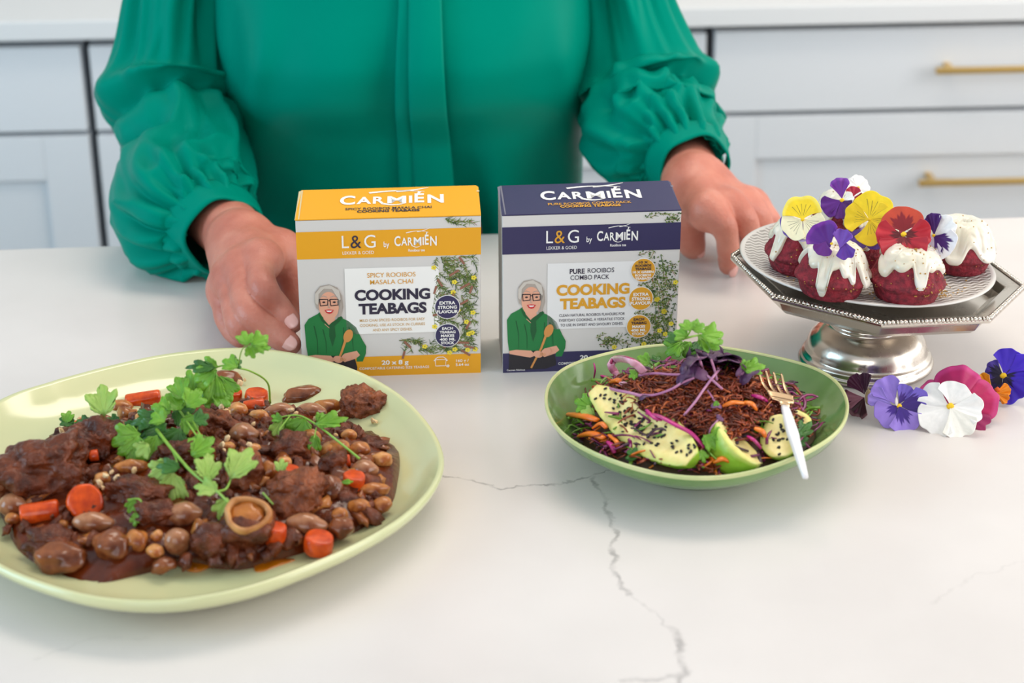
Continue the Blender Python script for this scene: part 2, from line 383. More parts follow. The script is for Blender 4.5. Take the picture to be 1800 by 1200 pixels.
def botanical(f, mb, regions, seed, rich):
    r = random.Random(seed)       # mats: 0 leaf 1 dark leaf 2 bloom 3 bark 4 stalk
    for (u0, v0, u1, v1, n, au, av) in regions:
        for _ in range(n):
            u, v = r.uniform(u0, u1), r.uniform(v0, v1); L = r.uniform(.06, .14); a = math.atan2(av, au)+r.uniform(-1.1, 1.1)
            pts = []; x, y = u, v
            for i in range(6):
                if u0-.01 <= x <= u1 and v0-.01 <= y <= v1: pts.append((x, y))
                a += r.uniform(-.22, .22); x += math.cos(a)*L/5; y += math.sin(a)*L/5*1.08
            if len(pts) < 3: continue
            f.stroke(mb, pts, .0045, r.choice([4, 3, 1]), .0004, .002)
            for p in pts:
                for sd in (-1, 1):
                    b = a+sd*r.uniform(.5, 1.0); l = r.uniform(.018, .042)*(.6 if rich else 1)
                    q = (p[0]+math.cos(b)*l, p[1]+math.sin(b)*l)
                    if u0-.01 <= q[0] <= .997 and v0-.01 <= q[1] <= v1+.01:
                        if rich and r.random() < .5: f.ell(mb, q[0], q[1], .007, .0045, r.choice([0, 1]), .0005, 7, b)
                        else: f.stroke(mb, [p, ((p[0]+q[0])/2+.002, (p[1]+q[1])/2), q], .0055, r.choice([0, 0, 1]), .0005, .001)
            if r.random() < .14:
                for k in range(5): f.ell(mb, pts[-1][0]+.009*math.cos(k*1.26), pts[-1][1]+.009*math.sin(k*1.26), .007, .0065, 2, .0006, 8)
            elif not rich and r.random() < .3:
                b = r.uniform(0, 3.1); f.stroke(mb, [(u, v), (min(u+.07*math.cos(b), .99), v+.05*math.sin(b))], .013, 3, .0006, .012)
def swoosh(f, mb, u, v, w_, h, mi):
    f.stroke(mb, [(u+w_*(-.25+.55*t), v-h*(1.0+.22*math.sin(t*3.1))) for t in [i/10 for i in range(11)]], h*.10, mi, .0006, h*.02)
    f.stroke(mb, [(u+w_*(.02+.32*t), v-h*(1.15+.45*t*t)) for t in [i/8 for i in range(9)]], h*.12, mi, .0006, h*.02)
    f.stroke(mb, [(u+w_*(-.12+.24*t), v+h*(.55+.25*math.sin(t*3.1))) for t in [i/8 for i in range(9)]], h*.10, mi, .0006, h*.03)
def logo(f, mb, u, v, w_, h, mi, b=.02):
    xs = [('C', -.44, .15, 1.25), ('A', -.285, .145, 1), ('R', -.145, .115, 1), ('M', .025, .185, 1), ('I', .155, .032, 1), ('É', .238, .095, 1.28), ('N', .392, .16, 1.2)]
    for ch, cx, ww, hs in xs:
        V, Fc = text_mesh(ch, b); capw = (V[:, 0].max()-V[:, 0].min()); 
        hh = h*hs
        f.text(mb, ch, u+cx*w_*1.04, v-(h*.06 if ch == 'C' else (h*(hs-1)*.5 if ch == 'É' else -h*.03)), hh, ww*w_, mi, b)
    swoosh(f, mb, u, v, w_, h, mi)
def tea_box(px, label, body_c, dark):
    A, B = P(px[0], px[1]), P(px[2], px[3]); H = .1285
    TLf, TRf = P(px[4], px[5], H), P(px[6], px[7], H)
    c0 = (A+B)/2; t = thing('tea_box', label, 'tea box', tuple(c0))
    ex = (B-A)/np.linalg.norm(B-A); ey = np.array([-ex[1], ex[0], 0]); D = .068
    def qd(p): return np.array(p)-c0
    # keep the bottom flush on the counter, the top only slightly wider
    tw = np.linalg.norm(TRf-TLf); c1 = (TLf+TRf)/2; c1 = np.array([*((A+B)/2+ey*.003)[:2], H])+ex*float(np.dot(c1-(A+B)/2, ex))
    TL, TR = c1-ex*tw/2, c1+ex*tw/2
    v = [A, B, B+ey*D, A+ey*D, TL, TR, TR+ey*(D-.002), TL+ey*(D-.002)]
    side = mat('carton_side', (198, 195, 190), .55)
    carton = obj('carton', [qd(p) for p in v], [(3, 2, 1, 0), (4, 5, 6, 7), (0, 1, 5, 4), (1, 2, 6, 5), (2, 3, 7, 6), (3, 0, 4, 7)], None, t, False, mats=[cream, K[body_c], side], mi=[2, 2, 0, 2, 2, 2])
    bevel(carton, .0008, 2)
    # lid panel: a separate folded card with tuck flaps and worn pale edges
    lid = MB(); 
    def L_(u, w_, e): return qd(TL+(TR-TL)*u+ey*((D-.002)*w_)+np.array([0, 0, e]))
    lid.add([L_(0, -.004, .0002), L_(1, -.004, .0002), L_(1, 1, .0002), L_(0, 1, .0002), L_(0, -.004, .0010), L_(1, -.004, .0010), L_(.985, 1, .0016), L_(.012, 1, .0014)],
            [(0, 1, 5, 4), (1, 2, 6, 5), (2, 3, 7, 6), (3, 0, 4, 7), (4, 5, 6, 7)])
    lo = lid.build('lid', K[body_c], t, False)
    eg = MB(); FM = mat('worn_card_edge_'+body_c, (216, 196, 150) if body_c == 'yellow' else (124, 120, 132), .7)
    eg.add([L_(-.004, .0, .0004), L_(.022, .0, .0012), L_(.02, .98, .0017), L_(-.004, .98, .0008)], [(0, 1, 2, 3)])
    eg.build('tuck_flap', FM, lo, False); eg = MB()
    eg.add([L_(.93, .78, .0014), L_(1.003, .78, .0014), L_(1.003, .83, .0014), L_(.93, .83, .0014)], [(0, 1, 2, 3)])
    eg.build('tuck_flap', FM, lo, False)
    f = Face2D(qd(TL), qd(TR), qd(A), qd(B)); tp = Face2D(L_(0, 1, .0012), L_(1, 1, .0012), L_(0, 0, .0009), L_(1, 0, .0009))
    for v0, v1 in ((.07, .24), (.873, 1.0)):
        bands = MB(); f.rect(bands, 0, v0, 1, v1); bands.build('printed_band', K[body_c], t, False)
    pn = MB(); f.rect(pn, .255, .305, .77, .725, 0, .0004); pn.build('title_panel', K['white'] if not dark else K['pale'], t, False)
    bt = MB(); botanical(f, bt, [(.74, .245, .985, .86, 84, 1, 1), (.52, .765, .93, .865, 26, 1, .1), (.79, .005, .985, .06, 8, 1, .3)], 5 if dark else 9, dark)
    bo = bt.build('plant_print', None, t, False, [K['leaf'], K['leaf2'], K['bloom'], K['bark'], K['stalk']]); bo['kind'] = 'stuff'
    # portrait
    pr = MB(); PMn = ['skin', 'hair', 'hair2', 'green', 'green2', 'lip', 'dark', 'wood', 'white']
    def Z(x, y): return ((x-70)/1045, (y-255+20*(x-70)/1045)/885)
    def zp(pts, mi, e): f.poly(pr, [Z(*a) for a in pts], mi, e)
    def ze(x, y, rx, ry, mi, e, n=24, rot=0): f.ell(pr, *Z(x, y), rx/1045, ry/885, mi, e, n, rot)
    zp([(95, 835), (120, 800), (175, 772), (190, 760), (230, 850), (265, 825), (300, 792), (350, 815), (392, 850), (425, 920), (448, 960), (445, 1000), (425, 1048), (388, 1048), (392, 990), (375, 1020), (240, 1030), (150, 1015), (110, 1030), (100, 960)], 3, .0004)
    zp([(150, 1015), (375, 1010), (392, 1080), (390, 1098), (330, 1118), (105, 1125), (108, 1025)], 6, .00045)
    zp([(108, 1012), (150, 1006), (240, 1012), (268, 1040), (235, 1052), (110, 1030)], 0, .0005); zp([(392, 985), (410, 1010), (385, 1030), (320, 1050), (296, 1035), (320, 1000)], 0, .0005)
    zp([(205, 790), (268, 790), (278, 822), (246, 862), (212, 832)], 0, .00045)
    zp([(175, 764), (205, 800), (236, 836), (252, 822), (286, 800), (300, 776), (318, 796), (268, 842), (272, 900), (252, 960), (236, 900), (238, 850), (195, 812)], 4, .0006)
    for a, b in (((150, 840), (165, 1000)), ((350, 850), (372, 985)), ((200, 860), (215, 1000)), ((320, 850), (300, 980))): f.stroke(pr, [Z(*a), Z((a[0]+b[0])/2+8, (a[1]+b[1])/2), Z(*b)], .006, 4, .00055, .002)
    zp([(160, 705), (165, 650), (195, 615), (245, 606), (292, 625), (318, 672), (322, 735), (306, 790), (282, 802), (276, 740), (200, 738), (186, 756), (168, 740)], 1, .0005)
    ze(240, 728, 58, 80, 0, .0006)
    zp([(182, 700), (184, 660), (215, 630), (262, 632), (296, 690), (298, 740), (310, 700), (302, 640), (250, 610), (196, 622), (164, 660), (162, 708), (176, 722)], 2, .0007)
    zp([(286, 700), (300, 740), (292, 792), (308, 786), (320, 735), (312, 690)], 1, .0007)
    for ex_ in (212, 272):
        g = [(ex_-25, 690), (ex_+23, 690), (ex_+21, 722), (ex_-20, 726), (ex_-25, 690)]
        f.stroke(pr, [Z(*a) for a in g], .0062, 6, .0008); ze(ex_, 706, 9, 5, 6, .0008, 10)
        f.stroke(pr, [Z(ex_-22, 678), Z(ex_, 670), Z(ex_+20, 678)], .004, 1, .0008)
    f.stroke(pr, [Z(234, 698), Z(250, 698)], .005, 6, .0008)
    f.stroke(pr, [Z(242, 712), Z(236, 734), Z(246, 738)], .004, 1, .0008)
    zp([(214, 750), (240, 746), (268, 750), (256, 768), (240, 772), (224, 766)], 5, .0008); zp([(222, 753), (260, 753), (250, 760), (232, 760)], 8, .0009)
    f.stroke(pr, [Z(336, 905), Z(300, 1000), Z(240 if dark else 290, 1112 if dark else 1020)], .014, 7, .0007, .011); ze(345, 898, 26, 38, 7, .0008, 20, .35)
    ze(282, 1032, 30, 20, 0, .0009, 14, .3); ze(330, 1020, 32, 22, 0, .0009, 14, -.5)
    for k in range(4): f.stroke(pr, [Z(300+9*k, 1020+3*k), Z(292+9*k, 1046-2*k)], .003, 7, .001)
    po = pr.build('portrait_print', None, t, False, [K[n] for n in PMn])
    po['label'] = 'printed picture of a person in a green blouse holding a wooden spoon'
    # lettering
    tx = MB(); W_, D_, G_ = 0, 1, 2
    f.text(tx, 'L', .265, .135, .082, .038, W_); f.text(tx, '&', .322, .135, .085, .058, G_ if dark else D_); f.text(tx, 'G', .398, .135, .084, .062, W_)
    f.text(tx, 'LEKKER & GOED', .333, .206, .021, .17, W_); f.text(tx, 'by', .487, .158, .036, .03, W_, .008)
    logo(f, tx, .65, .142, .225, .05, W_); f.text(tx, 'Rooibos tea', .65, .2, .017, .09, W_, .015)
    tx.build('header_lettering', None, t, False, [K['white'], K['ink'], K['gold'], K['tan']]); tx = MB()
    if dark:
        f.text(tx, 'PURE', .422, .357, .032, .085, D_, .025); f.text(tx, 'ROOIBOS', .556, .355, .03, .15, D_, .004); f.text(tx, 'COMBO PACK', .494, .397, .03, .22, D_, .004)
        T3 = ['CLEAN NATURAL ROOIBOS FLAVOURS FOR', 'EVERYDAY COOKING. A VERSATILE STOCK', 'TO USE IN SWEET AND SAVOURY DISHES.']; c3, cT, hT = D_, G_, .39
    else:
        f.text(tx, 'SPICY ROOIBOS', .51, .35, .03, .265, G_, .004); f.text(tx, 'MASALA CHAI', .51, .394, .03, .235, G_, .004)
        T3 = ['MILD CHAI SPICED ROOIBOS FOR EASY', 'COOKING. USE AS STOCK IN CURRIES', 'AND ANY SPICY DISHES.']; c3, cT, hT = 3, D_, .36
    f.text(tx, 'COOKING', .513, .474, .066, .415, cT, .045); f.text(tx, 'TEABAGS', .513, .562, .066, .375, cT, .045)
    tx.build('title_lettering', None, t, False, [K['white'], K['ink'], K['gold'], K['tan']]); tx = MB()
    for k, (s_, ww) in enumerate(zip(T3, (.375, .375, .36) if dark else (.36, .36, .22))): f.text(tx, s_, .51, .637+.0315*k, .018, ww, c3, .006)
    tx.build('small_print', None, t, False, [K['white'], K['ink'], K['gold'], K['tan']]); tx = MB()
    f.text(tx, '20 x 8 g', .52, .913, .028, .15, W_, .03); f.text(tx, 'COMPOSTABLE CATERING SIZE TEABAGS', .515, .949, .0165, .39, W_, .008)
    f.text(tx, '160 g /', .897, .915, .018, .07, W_, .015); f.text(tx, '5.64 oz', .897, .941, .018, .075, W_, .015)
    if dark: f.text(tx, 'Carmen Niehaus', .075, .982, .011, .105, W_, .01)
    o_ = tx.build('footer_lettering', None, t, False, [K['white'], K['ink'], K['gold'], K['tan']]); o_['kind'] = 'stuff'; tx = MB()
    pot = [(.745, .905), (.805, .905), (.803, .946), (.747, .946), (.745, .905)]; f.stroke(tx, pot, .004, W_, .0007)
    f.stroke(tx, [(.742, .903), (.76, .888), (.79, .888), (.808, .903)], .004, W_, .0007); f.stroke(tx, [(.737, .91), (.745, .91)], .006, W_, .0007); f.stroke(tx, [(.805, .91), (.814, .91)], .006, W_, .0007)
    for k in range(5): f.ell(tx, .815+.006*math.cos(k*1.26), .948+.006*math.sin(k*1.26), .004, .004, W_, .0007, 8)
    tx.build('pot_icon', K['white'], t, False); tx = MB()
    logo(tp, tx, .53, .42, .56, .24, W_, .03)
    tp.text(tx, 'SPICY ROOIBOS MASALA CHAI' if not dark else 'PURE ROOIBOS COMBO PACK', .5, .71, .075, .47, D_ if not dark else G_, .012)
    tp.text(tx, 'COOKING TEABAGS', .5, .80, .075, .34, D_ if not dark else G_, .035)
    tx.build('lid_lettering', None, t, False, [K['white'], K['ink'], K['gold'], K['tan']])
    # badges
    if dark: bl = [(.795, .363, ['10 X', 'ROOIBOS', 'TEABAGS', '10 X GREEN', 'ROOIBOS', 'TEABAGS']), (.787, .543, ['EXTRA', 'STRONG', 'FLAVOUR']), (.779, .722, ['EACH', 'TEABAG', 'MAKES', '400 ML', 'STOCK'])]
    else: bl = [(.815, .565, ['EXTRA', 'STRONG', 'FLAVOUR']), (.815, .748, ['EACH', 'TEABAG', 'MAKES', '400 ML', 'STOCK'])]
    for (u, v_, ls) in bl:
        bd = MB(); f.ell(bd, u, v_, .071, .0765, 0, .0008, 40); f.ell(bd, u, v_, .067, .072, 1, .0010, 40)
        bdo = bd.build('badge', None, t, False, [K['white'], K['gold'] if dark else K['navy']])
        m2 = MB(); st = .028 if len(ls) == 3 else (.0235 if len(ls) == 5 else .0205)
        for k, s_ in enumerate(ls):
            ww = min(.0165*len(s_)*(st/.028)*1.02+.004, .118)
            f.text(m2, s_, u, v_+(k-(len(ls)-1)/2)*st, st*.72, ww, 1 if (dark and len(ls) > 3 and k < len(ls)//2) else 0, .035, .0013)
        m2.build('badge_lettering', None, bdo, False, [K['white'], K['ink']])
    return t
tea_box((532, 664, 845, 654.5, 519, 388, 845, 375), 'yellow and grey tea carton with yellow bands touched by the hand', 'yellow', False)
tea_box((884, 655, 1187, 645, 883, 383, 1199, 373), 'navy and grey tea carton with three orange badges behind the salad bowl', 'navy', True)
# ---------------------------------------------------------------- the person behind the island
def sdf_groups(groups, lo, hi, h):
    """groups: (capsules [(a,b,ra,rb)], k inside the group, k to the shared base, hard): soft groups grow the base, hard ones
    (fingers) each blend into the base but not into one another"""
    lo = np.array(lo, float); n = np.ceil((np.array(hi)-lo)/h).astype(int)+1
    G = np.full(tuple(n), 1.0, np.float32); ax = [lo[i]+h*np.arange(n[i]) for i in range(3)]; fin = []
    def smin(a, b, k):
        hh = np.maximum(k-np.abs(a-b), 0)/k; return np.minimum(a, b)-hh*hh*k*.25
    for g_ in groups:
        caps, kin, kout = g_[:3]; hard = len(g_) > 3
        m = max(max(c[2], c[3]) for c in caps)+max(kin, kout)*1.6+3*h
        P_ = np.array([q for c in caps for q in c[:2]])
        i0 = [max(0, int((P_[:, i].min()-m-lo[i])/h)) for i in range(3)]; i1 = [min(n[i], int((P_[:, i].max()+m-lo[i])/h)+2) for i in range(3)]
        if any(i1[i] <= i0[i] for i in range(3)): continue
        g = np.stack(np.meshgrid(*[ax[i][i0[i]:i1[i]] for i in range(3)], indexing='ij'), -1).astype(np.float32)
        D = None
        for a, b, ra, rb in caps:
            d = _caps(g, a, b, ra, rb); D = d if D is None else smin(D, d, kin)
        sl = tuple(slice(i0[i], i1[i]) for i in range(3))
        if hard: fin.append((sl, D, kout))
        else: G[sl] = smin(G[sl], D, kout)
    B = G.copy()
    for sl, D, k in fin: G[sl] = np.minimum(G[sl], smin(B[sl], D, k))
    return surface_nets(G, lo, h)
person = thing('person', 'person in a green satin blouse standing behind the island, hands on the counter', 'person', (-.098, 1.86, -.92))
PB = np.array([-.098, 1.86, -.92])
def rel(V): return [np.array(v)-PB for v in V]
skin = bpy.data.materials.new('skin'); skin.use_nodes = True
def _skin():
    nt = skin.node_tree; N = nt.nodes; L = nt.links; b = N['Principled BSDF']
    b.inputs['Roughness'].default_value = .45; b.inputs['Subsurface Weight'].default_value = .25
    b.inputs['Subsurface Radius'].default_value = (1, .35, .2); b.inputs['Subsurface Scale'].default_value = .003
    tc = N.new('ShaderNodeTexCoord'); n = N.new('ShaderNodeTexNoise'); n.inputs['Scale'].default_value = 34; n.inputs['Detail'].default_value = 5
    L.new(tc.outputs['Object'], n.inputs['Vector']); r = N.new('ShaderNodeValToRGB'); L.new(n.outputs['Fac'], r.inputs['Fac'])
    r.color_ramp.elements[0].position = .3; r.color_ramp.elements[0].color = lin((182, 106, 88)); r.color_ramp.elements[1].position = .7; r.color_ramp.elements[1].color = lin((210, 140, 120))
    e = r.color_ramp.elements.new(.5); e.color = lin((197, 122, 103))
    L.new(r.outputs[0], b.inputs['Base Color'])
    v = N.new('ShaderNodeTexVoronoi'); v.inputs['Scale'].default_value = 420; L.new(tc.outputs['Object'], v.inputs['Vector'])
    n2 = N.new('ShaderNodeTexNoise'); n2.inputs['Scale'].default_value = 90; n2.inputs['Detail'].default_value = 5; L.new(tc.outputs['Object'], n2.inputs['Vector'])
    ad = N.new('ShaderNodeMath'); ad.operation = 'MULTIPLY_ADD'; ad.inputs[1].default_value = .35; L.new(v.outputs['Distance'], ad.inputs[0]); L.new(n2.outputs['Fac'], ad.inputs[2])
    bp = N.new('ShaderNodeBump'); bp.inputs['Strength'].default_value = .35; bp.inputs['Distance'].default_value = .0015; L.new(ad.outputs[0], bp.inputs['Height']); L.new(bp.outputs[0], b.inputs['Normal'])
_skin()
BV = []; BF = []
def add_body(V, Fc):
    o = len(BV); BV.extend(rel(V)); BF.extend([tuple(int(i)+o for i in f) for f in Fc])
def finger(pts, rs):
    q = spline(pts, 16); n = len(pts)-1; caps = []; R = []
    for i in range(16):
        t = i/15*n; k = min(int(t), n-1); f = t-k; f = f*f*(3-2*f); r = rs[k]*(1-f)+rs[k+1]*f
        R.append(r*(1-.055*math.sin(math.pi*(t % 1.0))**2))            # a little fuller at the joints
    return [(q[i], q[i+1], R[i], R[i+1]) for i in range(15)]
nails = []
def nail(pts, r, up, w=.0056, l=.0072):
    a, b = np.array(pts[-2]), np.array(pts[-1]); d = (b-a)/np.linalg.norm(b-a); up = np.array(up, float); up -= d*np.dot(up, d); up /= np.linalg.norm(up)
    s = np.cross(d, up); c = b-d*.0012+up*(r*.96)
    V = []; Fc = []; n = 11
    for i in range(n):
        for j in range(n):
            u, v = i/(n-1)*2-1, j/(n-1)*2-1
            sc = math.sqrt(max(0, 1-.5*v*v)); sd = math.sqrt(max(0, 1-.45*u*u))
            x, y = u*w*sc, v*l*sd
            V.append(c+s*x+d*(y+.001)+up*(.0016-(x*x)/(w*w)*.0021-max(0, v)**2*.0009))
    for i in range(n-1):
        for j in range(n-1): Fc.append((i*n+j, (i+1)*n+j, (i+1)*n+j+1, i*n+j+1))
    nails.append((V, Fc))
def hand(fing, thumb, wrist, arm, rw, ra, dors, palm_k=.016):
    groups = []
    mcps = [f[0][0] for f in fing]
    pal = [(wrist, arm, rw, ra)]
    base = np.array(wrist)
    for i, m in enumerate(mcps):
        m = np.array(m); pal.append((base+(m-base)*.12, m-(np.array(dors)*.004), rw*.80, .0118))
    for i in range(3): pal.append((np.array(mcps[i])-np.array(dors)*.005, np.array(mcps[i+1])-np.array(dors)*.005, .0105, .0105))
    groups.append((pal, palm_k, palm_k))
    tb = [(np.array(wrist)+(np.array(mcps[0])-np.array(wrist))*.15, thumb[0][0], rw*.7, .0155)]
    groups.append((tb, .01, .014))
    for pts, rs in fing:
        caps = finger(pts, rs)
        caps.append((np.array(pts[-2])*.35+np.array(pts[-1])*.65, pts[-1], rs[-1]*1.06, rs[-1]))
        groups.append((caps, .004, .011, 1))
        m = np.array(pts[0])
        groups.append(([(m+np.array(dors)*.0035, base+(m-base)*.45+np.array(dors)*.0085, .0058, .0045)], .004, .007))   # tendons
    groups.append(([(np.array(mcps[0])-np.array(dors)*.006, np.array(thumb[0][0])*.55+np.array(thumb[0][1])*.45, .0095, .0085), (np.array(mcps[0])*.6+base*.4, thumb[0][1], .0105, .0085)], .012, .016))   # web
    caps = finger(thumb[0], thumb[1]); groups.append((caps, .006, .009, 1))
    allp = np.array([q for g in groups for c in g[0] for q in c[:2]])
    V, Fc = sdf_groups(groups, allp.min(0)-.03, allp.max(0)+.03, .00125)
    V = relax(V, Fc, 3, .5); return V, Fc
# left hand of the picture: standing on its edge against the yellow carton
ix = [P(457, 452, .068), P(462, 504, .060), P(488, 541, .043), P(512, 567, .0335)]
md = [P(422, 470, .060), P(436, 546, .044), P(480, 583, .029), P(510, 605, .021)]
rg = [P(403, 488, .050), P(420, 568, .034), P(444, 589, .020), P(462, 599, .0125)]
pk = [P(394, 508, .036), P(398, 553, .024), P(410, 580, .0135), P(424, 594, .0105)]
th = [P(492, 440, .052), P(509, 462, .044), P(518, 492, .033), P(524, 532, .017)]
wr = P(424, 424, .052); ar = PY(330, 330, 1.75)
dL = np.array([-.35, -.55, .76])
V, Fc = hand([(ix, [.0110, .0104, .0094, .0078]), (md, [.0118, .0107, .0094, .0077]), (rg, [.0112, .0102, .0086, .0074]), (pk, [.0105, .0092, .0078, .0068])],
             (th, [.0165, .0128, .0112, .0088]), wr, ar, .0255, .034, dL)
V = np.array(V); V[:, 2] = np.maximum(V[:, 2], .0006); add_body(V, Fc)
nail(ix, .0084, (.12, -.88, .45), .0060, .0078); nail(md, .0083, (.12, -.88, .45), .0060, .0078); nail(rg, .008, (-.2, -.7, .6), .005, .006)
# right hand of the picture: fingertips standing on the counter beside the stand
ix = [P(1243, 366, .066), P(1273, 396, .056), P(1280, 436, .031), P(1280, 467, .0095)]
md = [P(1280, 361, .063), P(1310, 386, .054), P(1319, 420, .031), P(1317, 452, .0095)]
rg = [P(1305, 355, .057), P(1334, 379, .047), P(1344, 408, .027), P(1344, 436, .009)]
pk = [P(1321, 355, .046), P(1350, 382, .036), P(1363, 402, .021), P(1367, 424, .009)]
th = [P(1197, 370, .046), P(1205, 393, .036), P(1212, 418, .023), P(1219, 437, .012)]
wr = PY(1218, 325, 1.655); ar = PY(1190, 255, 1.80)
dR = np.array([-.05, -.45, .89])
V, Fc = hand([(ix, [.0112, .0094, .0086, .0070]), (md, [.0110, .0094, .0086, .0070]), (rg, [.0104, .0090, .0081, .0067]), (pk, [.0096, .0081, .0073, .0062])],
             (th, [.0150, .0116, .0106, .0082]), wr, ar, .0265, .034, dR)
V = np.array(V); V[:, 2] = np.maximum(V[:, 2], .0006); add_body(V, Fc)
nail(ix, .0082, (.45, -.85, .1), .0055, .0072); nail(th, .0092, (.35, -.75, .6), .0062, .0072)
# rest of the body: upper arms, trunk, legs, neck and head
cx, cy = -.098, 1.855
def pt(x, y, z): return np.array([cx+x, cy+y, z])
tr = [(pt(-.06, .02, -.12), pt(.06, .02, -.12), .10, .10), (pt(-.05, 0, 0), pt(.05, 0, 0), .10, .10), (pt(-.06, 0, .13), pt(.06, 0, .13), .095, .095), (pt(-.12, .02, .25), pt(.12, .02, .25), .045, .045), (pt(-.05, 0, .2), pt(.05, 0, .2), .08, .08)]
lg = [[(pt(s*.085, .03, -.16), pt(s*.085, .03, -.5), .085, .055), (pt(s*.085, .03, -.5), pt(s*.085, .04, -.86), .052, .034), (pt(s*.085, .05, -.885), pt(s*.095, -.11, -.895), .03, .024)] for s in (-1, 1)]
am = [[(PY(330, -60, 1.86), PY(295, 170, 1.80), .030, .030), (PY(295, 170, 1.80), PY(330, 330, 1.75), .030, .032), (PY(330, -60, 1.86), pt(-.1, 0, .25), .03, .045)], [(PY(1085, -60, 1.86), PY(1130, 160, 1.81), .030, .030), (PY(1130, 160, 1.81), PY(1190, 255, 1.80), .030, .032), (PY(1085, -60, 1.86), pt(.1, 0, .25), .03, .045)]]
hd = [(pt(0, -.01, .27), pt(0, -.05, .40), .05, .047), (pt(0, -.06, .49), pt(0, -.055, .515), .072, .078), (pt(0, -.09, .44), pt(0, -.10, .45), .045, .05), (pt(0, -.135, .49), pt(0, -.152, .465), .009, .012), (pt(-.02, -.136, .425), pt(.02, -.136, .425), .008, .008), (pt(-.076, -.045, .475), pt(-.076, -.04, .495), .014, .016), (pt(.076, -.045, .475), pt(.076, -.04, .495), .014, .016)]
V, Fc = sdf_groups([(tr, .06, .04)]+[(l, .03, .05) for l in lg]+[(a, .02, .03) for a in am]+[(hd, .02, .03)], (-.48, 1.62, -.93), (.28, 2.02, .63), .0085)
V = np.array(V); V[:, 2] = np.maximum(V[:, 2], -.9195); add_body(V, Fc)
obj('body', BV, BF, skin, person)
nm = mat('fingernail_lacquer', (236, 178, 168), .22, coat=.5)
for V, Fc in nails:
    o = obj('fingernail', rel(V), Fc, nm, person); o.modifiers.new('t', 'SOLIDIFY').thickness = .0005
eye = mat('eye_white', (236, 232, 226), .2)
for s in (-1, 1):
    V, Fc = blob(pt(s*.03, -.126, .487), (.011, .008, .008), 2, 0); o = obj('eye', rel(V), Fc, eye, person)
    V, Fc = blob(pt(s*.03, -.1325, .487), (.0045, .0025, .0045), 2, 0); obj('iris', rel(V), Fc, mat('iris', (70, 84, 90), .2), o)
V = []; H = []
for v in ico(3)[0]:
    k = 1.09+.05*nz(v, 3); q = np.array([.082, .092, .098])*v*k
    if v[1] < -.25 and v[2] < .45: q = q*.72
    V.append(pt(0, -.04, .505)+q)
obj('hair', rel(V), ico(3)[1], mat('grey_hair', (168, 160, 152), .5, c2=(206, 200, 192), nscale=60, bump=.5, bscale=120), person)
tz = MB()
for s in (-1, 1):
    tz.add(*loft([[pt(s*.085+rx*math.cos(a)-s*.0, .03+ry*math.sin(a), z) for a in [2*math.pi*i/28 for i in range(28)]] for z, rx, ry in ((-.1, .105, .125), (-.2, .1, .11), (-.4, .085, .09), (-.6, .075, .075), (-.86, .068, .07))]))
tr_o = tz.build('trousers', mat('black_trousers', (34, 34, 40), .8), person); tr_o.data.transform(Matrix.Translation(-Vector(PB)))

# blouse ------------------------------------------------------------
satin = bpy.data.materials.new('green_satin'); satin.use_nodes = True
def _satin():
    nt = satin.node_tree; N = nt.nodes; L = nt.links; b = N['Principled BSDF']
    b.inputs['Base Color'].default_value = lin((0, 128, 108)); b.inputs['Roughness'].default_value = .42; b.inputs['Specular IOR Level'].default_value = .10; b.inputs['Specular Tint'].default_value = lin((0, 200, 190))
    b.inputs['Sheen Weight'].default_value = .0; b.inputs['Sheen Roughness'].default_value = .35; b.inputs['Sheen Tint'].default_value = lin((40, 220, 200))
    tc = N.new('ShaderNodeTexCoord'); n = N.new('ShaderNodeTexNoise'); n.inputs['Scale'].default_value = 900; L.new(tc.outputs['Object'], n.inputs['Vector'])
    bp = N.new('ShaderNodeBump'); bp.inputs['Strength'].default_value = .06; bp.inputs['Distance'].default_value = .0008; L.new(n.outputs['Fac'], bp.inputs['Height']); L.new(bp.outputs[0], b.inputs['Normal'])
_satin()
def ip(t, tab):
    xs = [a[0] for a in tab]; ys = [a[1] for a in tab]; return float(np.interp(t, xs, ys))
def smooth_tab(tab, n=240):
    xs = np.linspace(tab[0][0], tab[-1][0], n); ys = np.interp(xs, [a[0] for a in tab], [a[1] for a in tab])
    k = np.hanning(15); k /= k.sum(); ys = np.convolve(np.pad(ys, 7, mode='edge'), k, 'valid'); return list(zip(xs, ys))
HW = smooth_tab([(-.24, .185), (-.1, .174), (0, .168), (.06, .170), (.10, .172), (.16, .178), (.20, .176), (.24, .178), (.28, .182), (.315, .15), (.345, .085), (.36, .055)])
FR = smooth_tab([(-.24, .125), (-.1, .106), (-.02, .100), (.05, .106), (.09, .120), (.125, .148), (.16, .156), (.19, .148), (.22, .132), (.28, .098), (.33, .07), (.36, .05)])
BK = smooth_tab([(-.24, .15), (-.1, .12), (.1, .115), (.25, .10), (.33, .06), (.36, .05)])
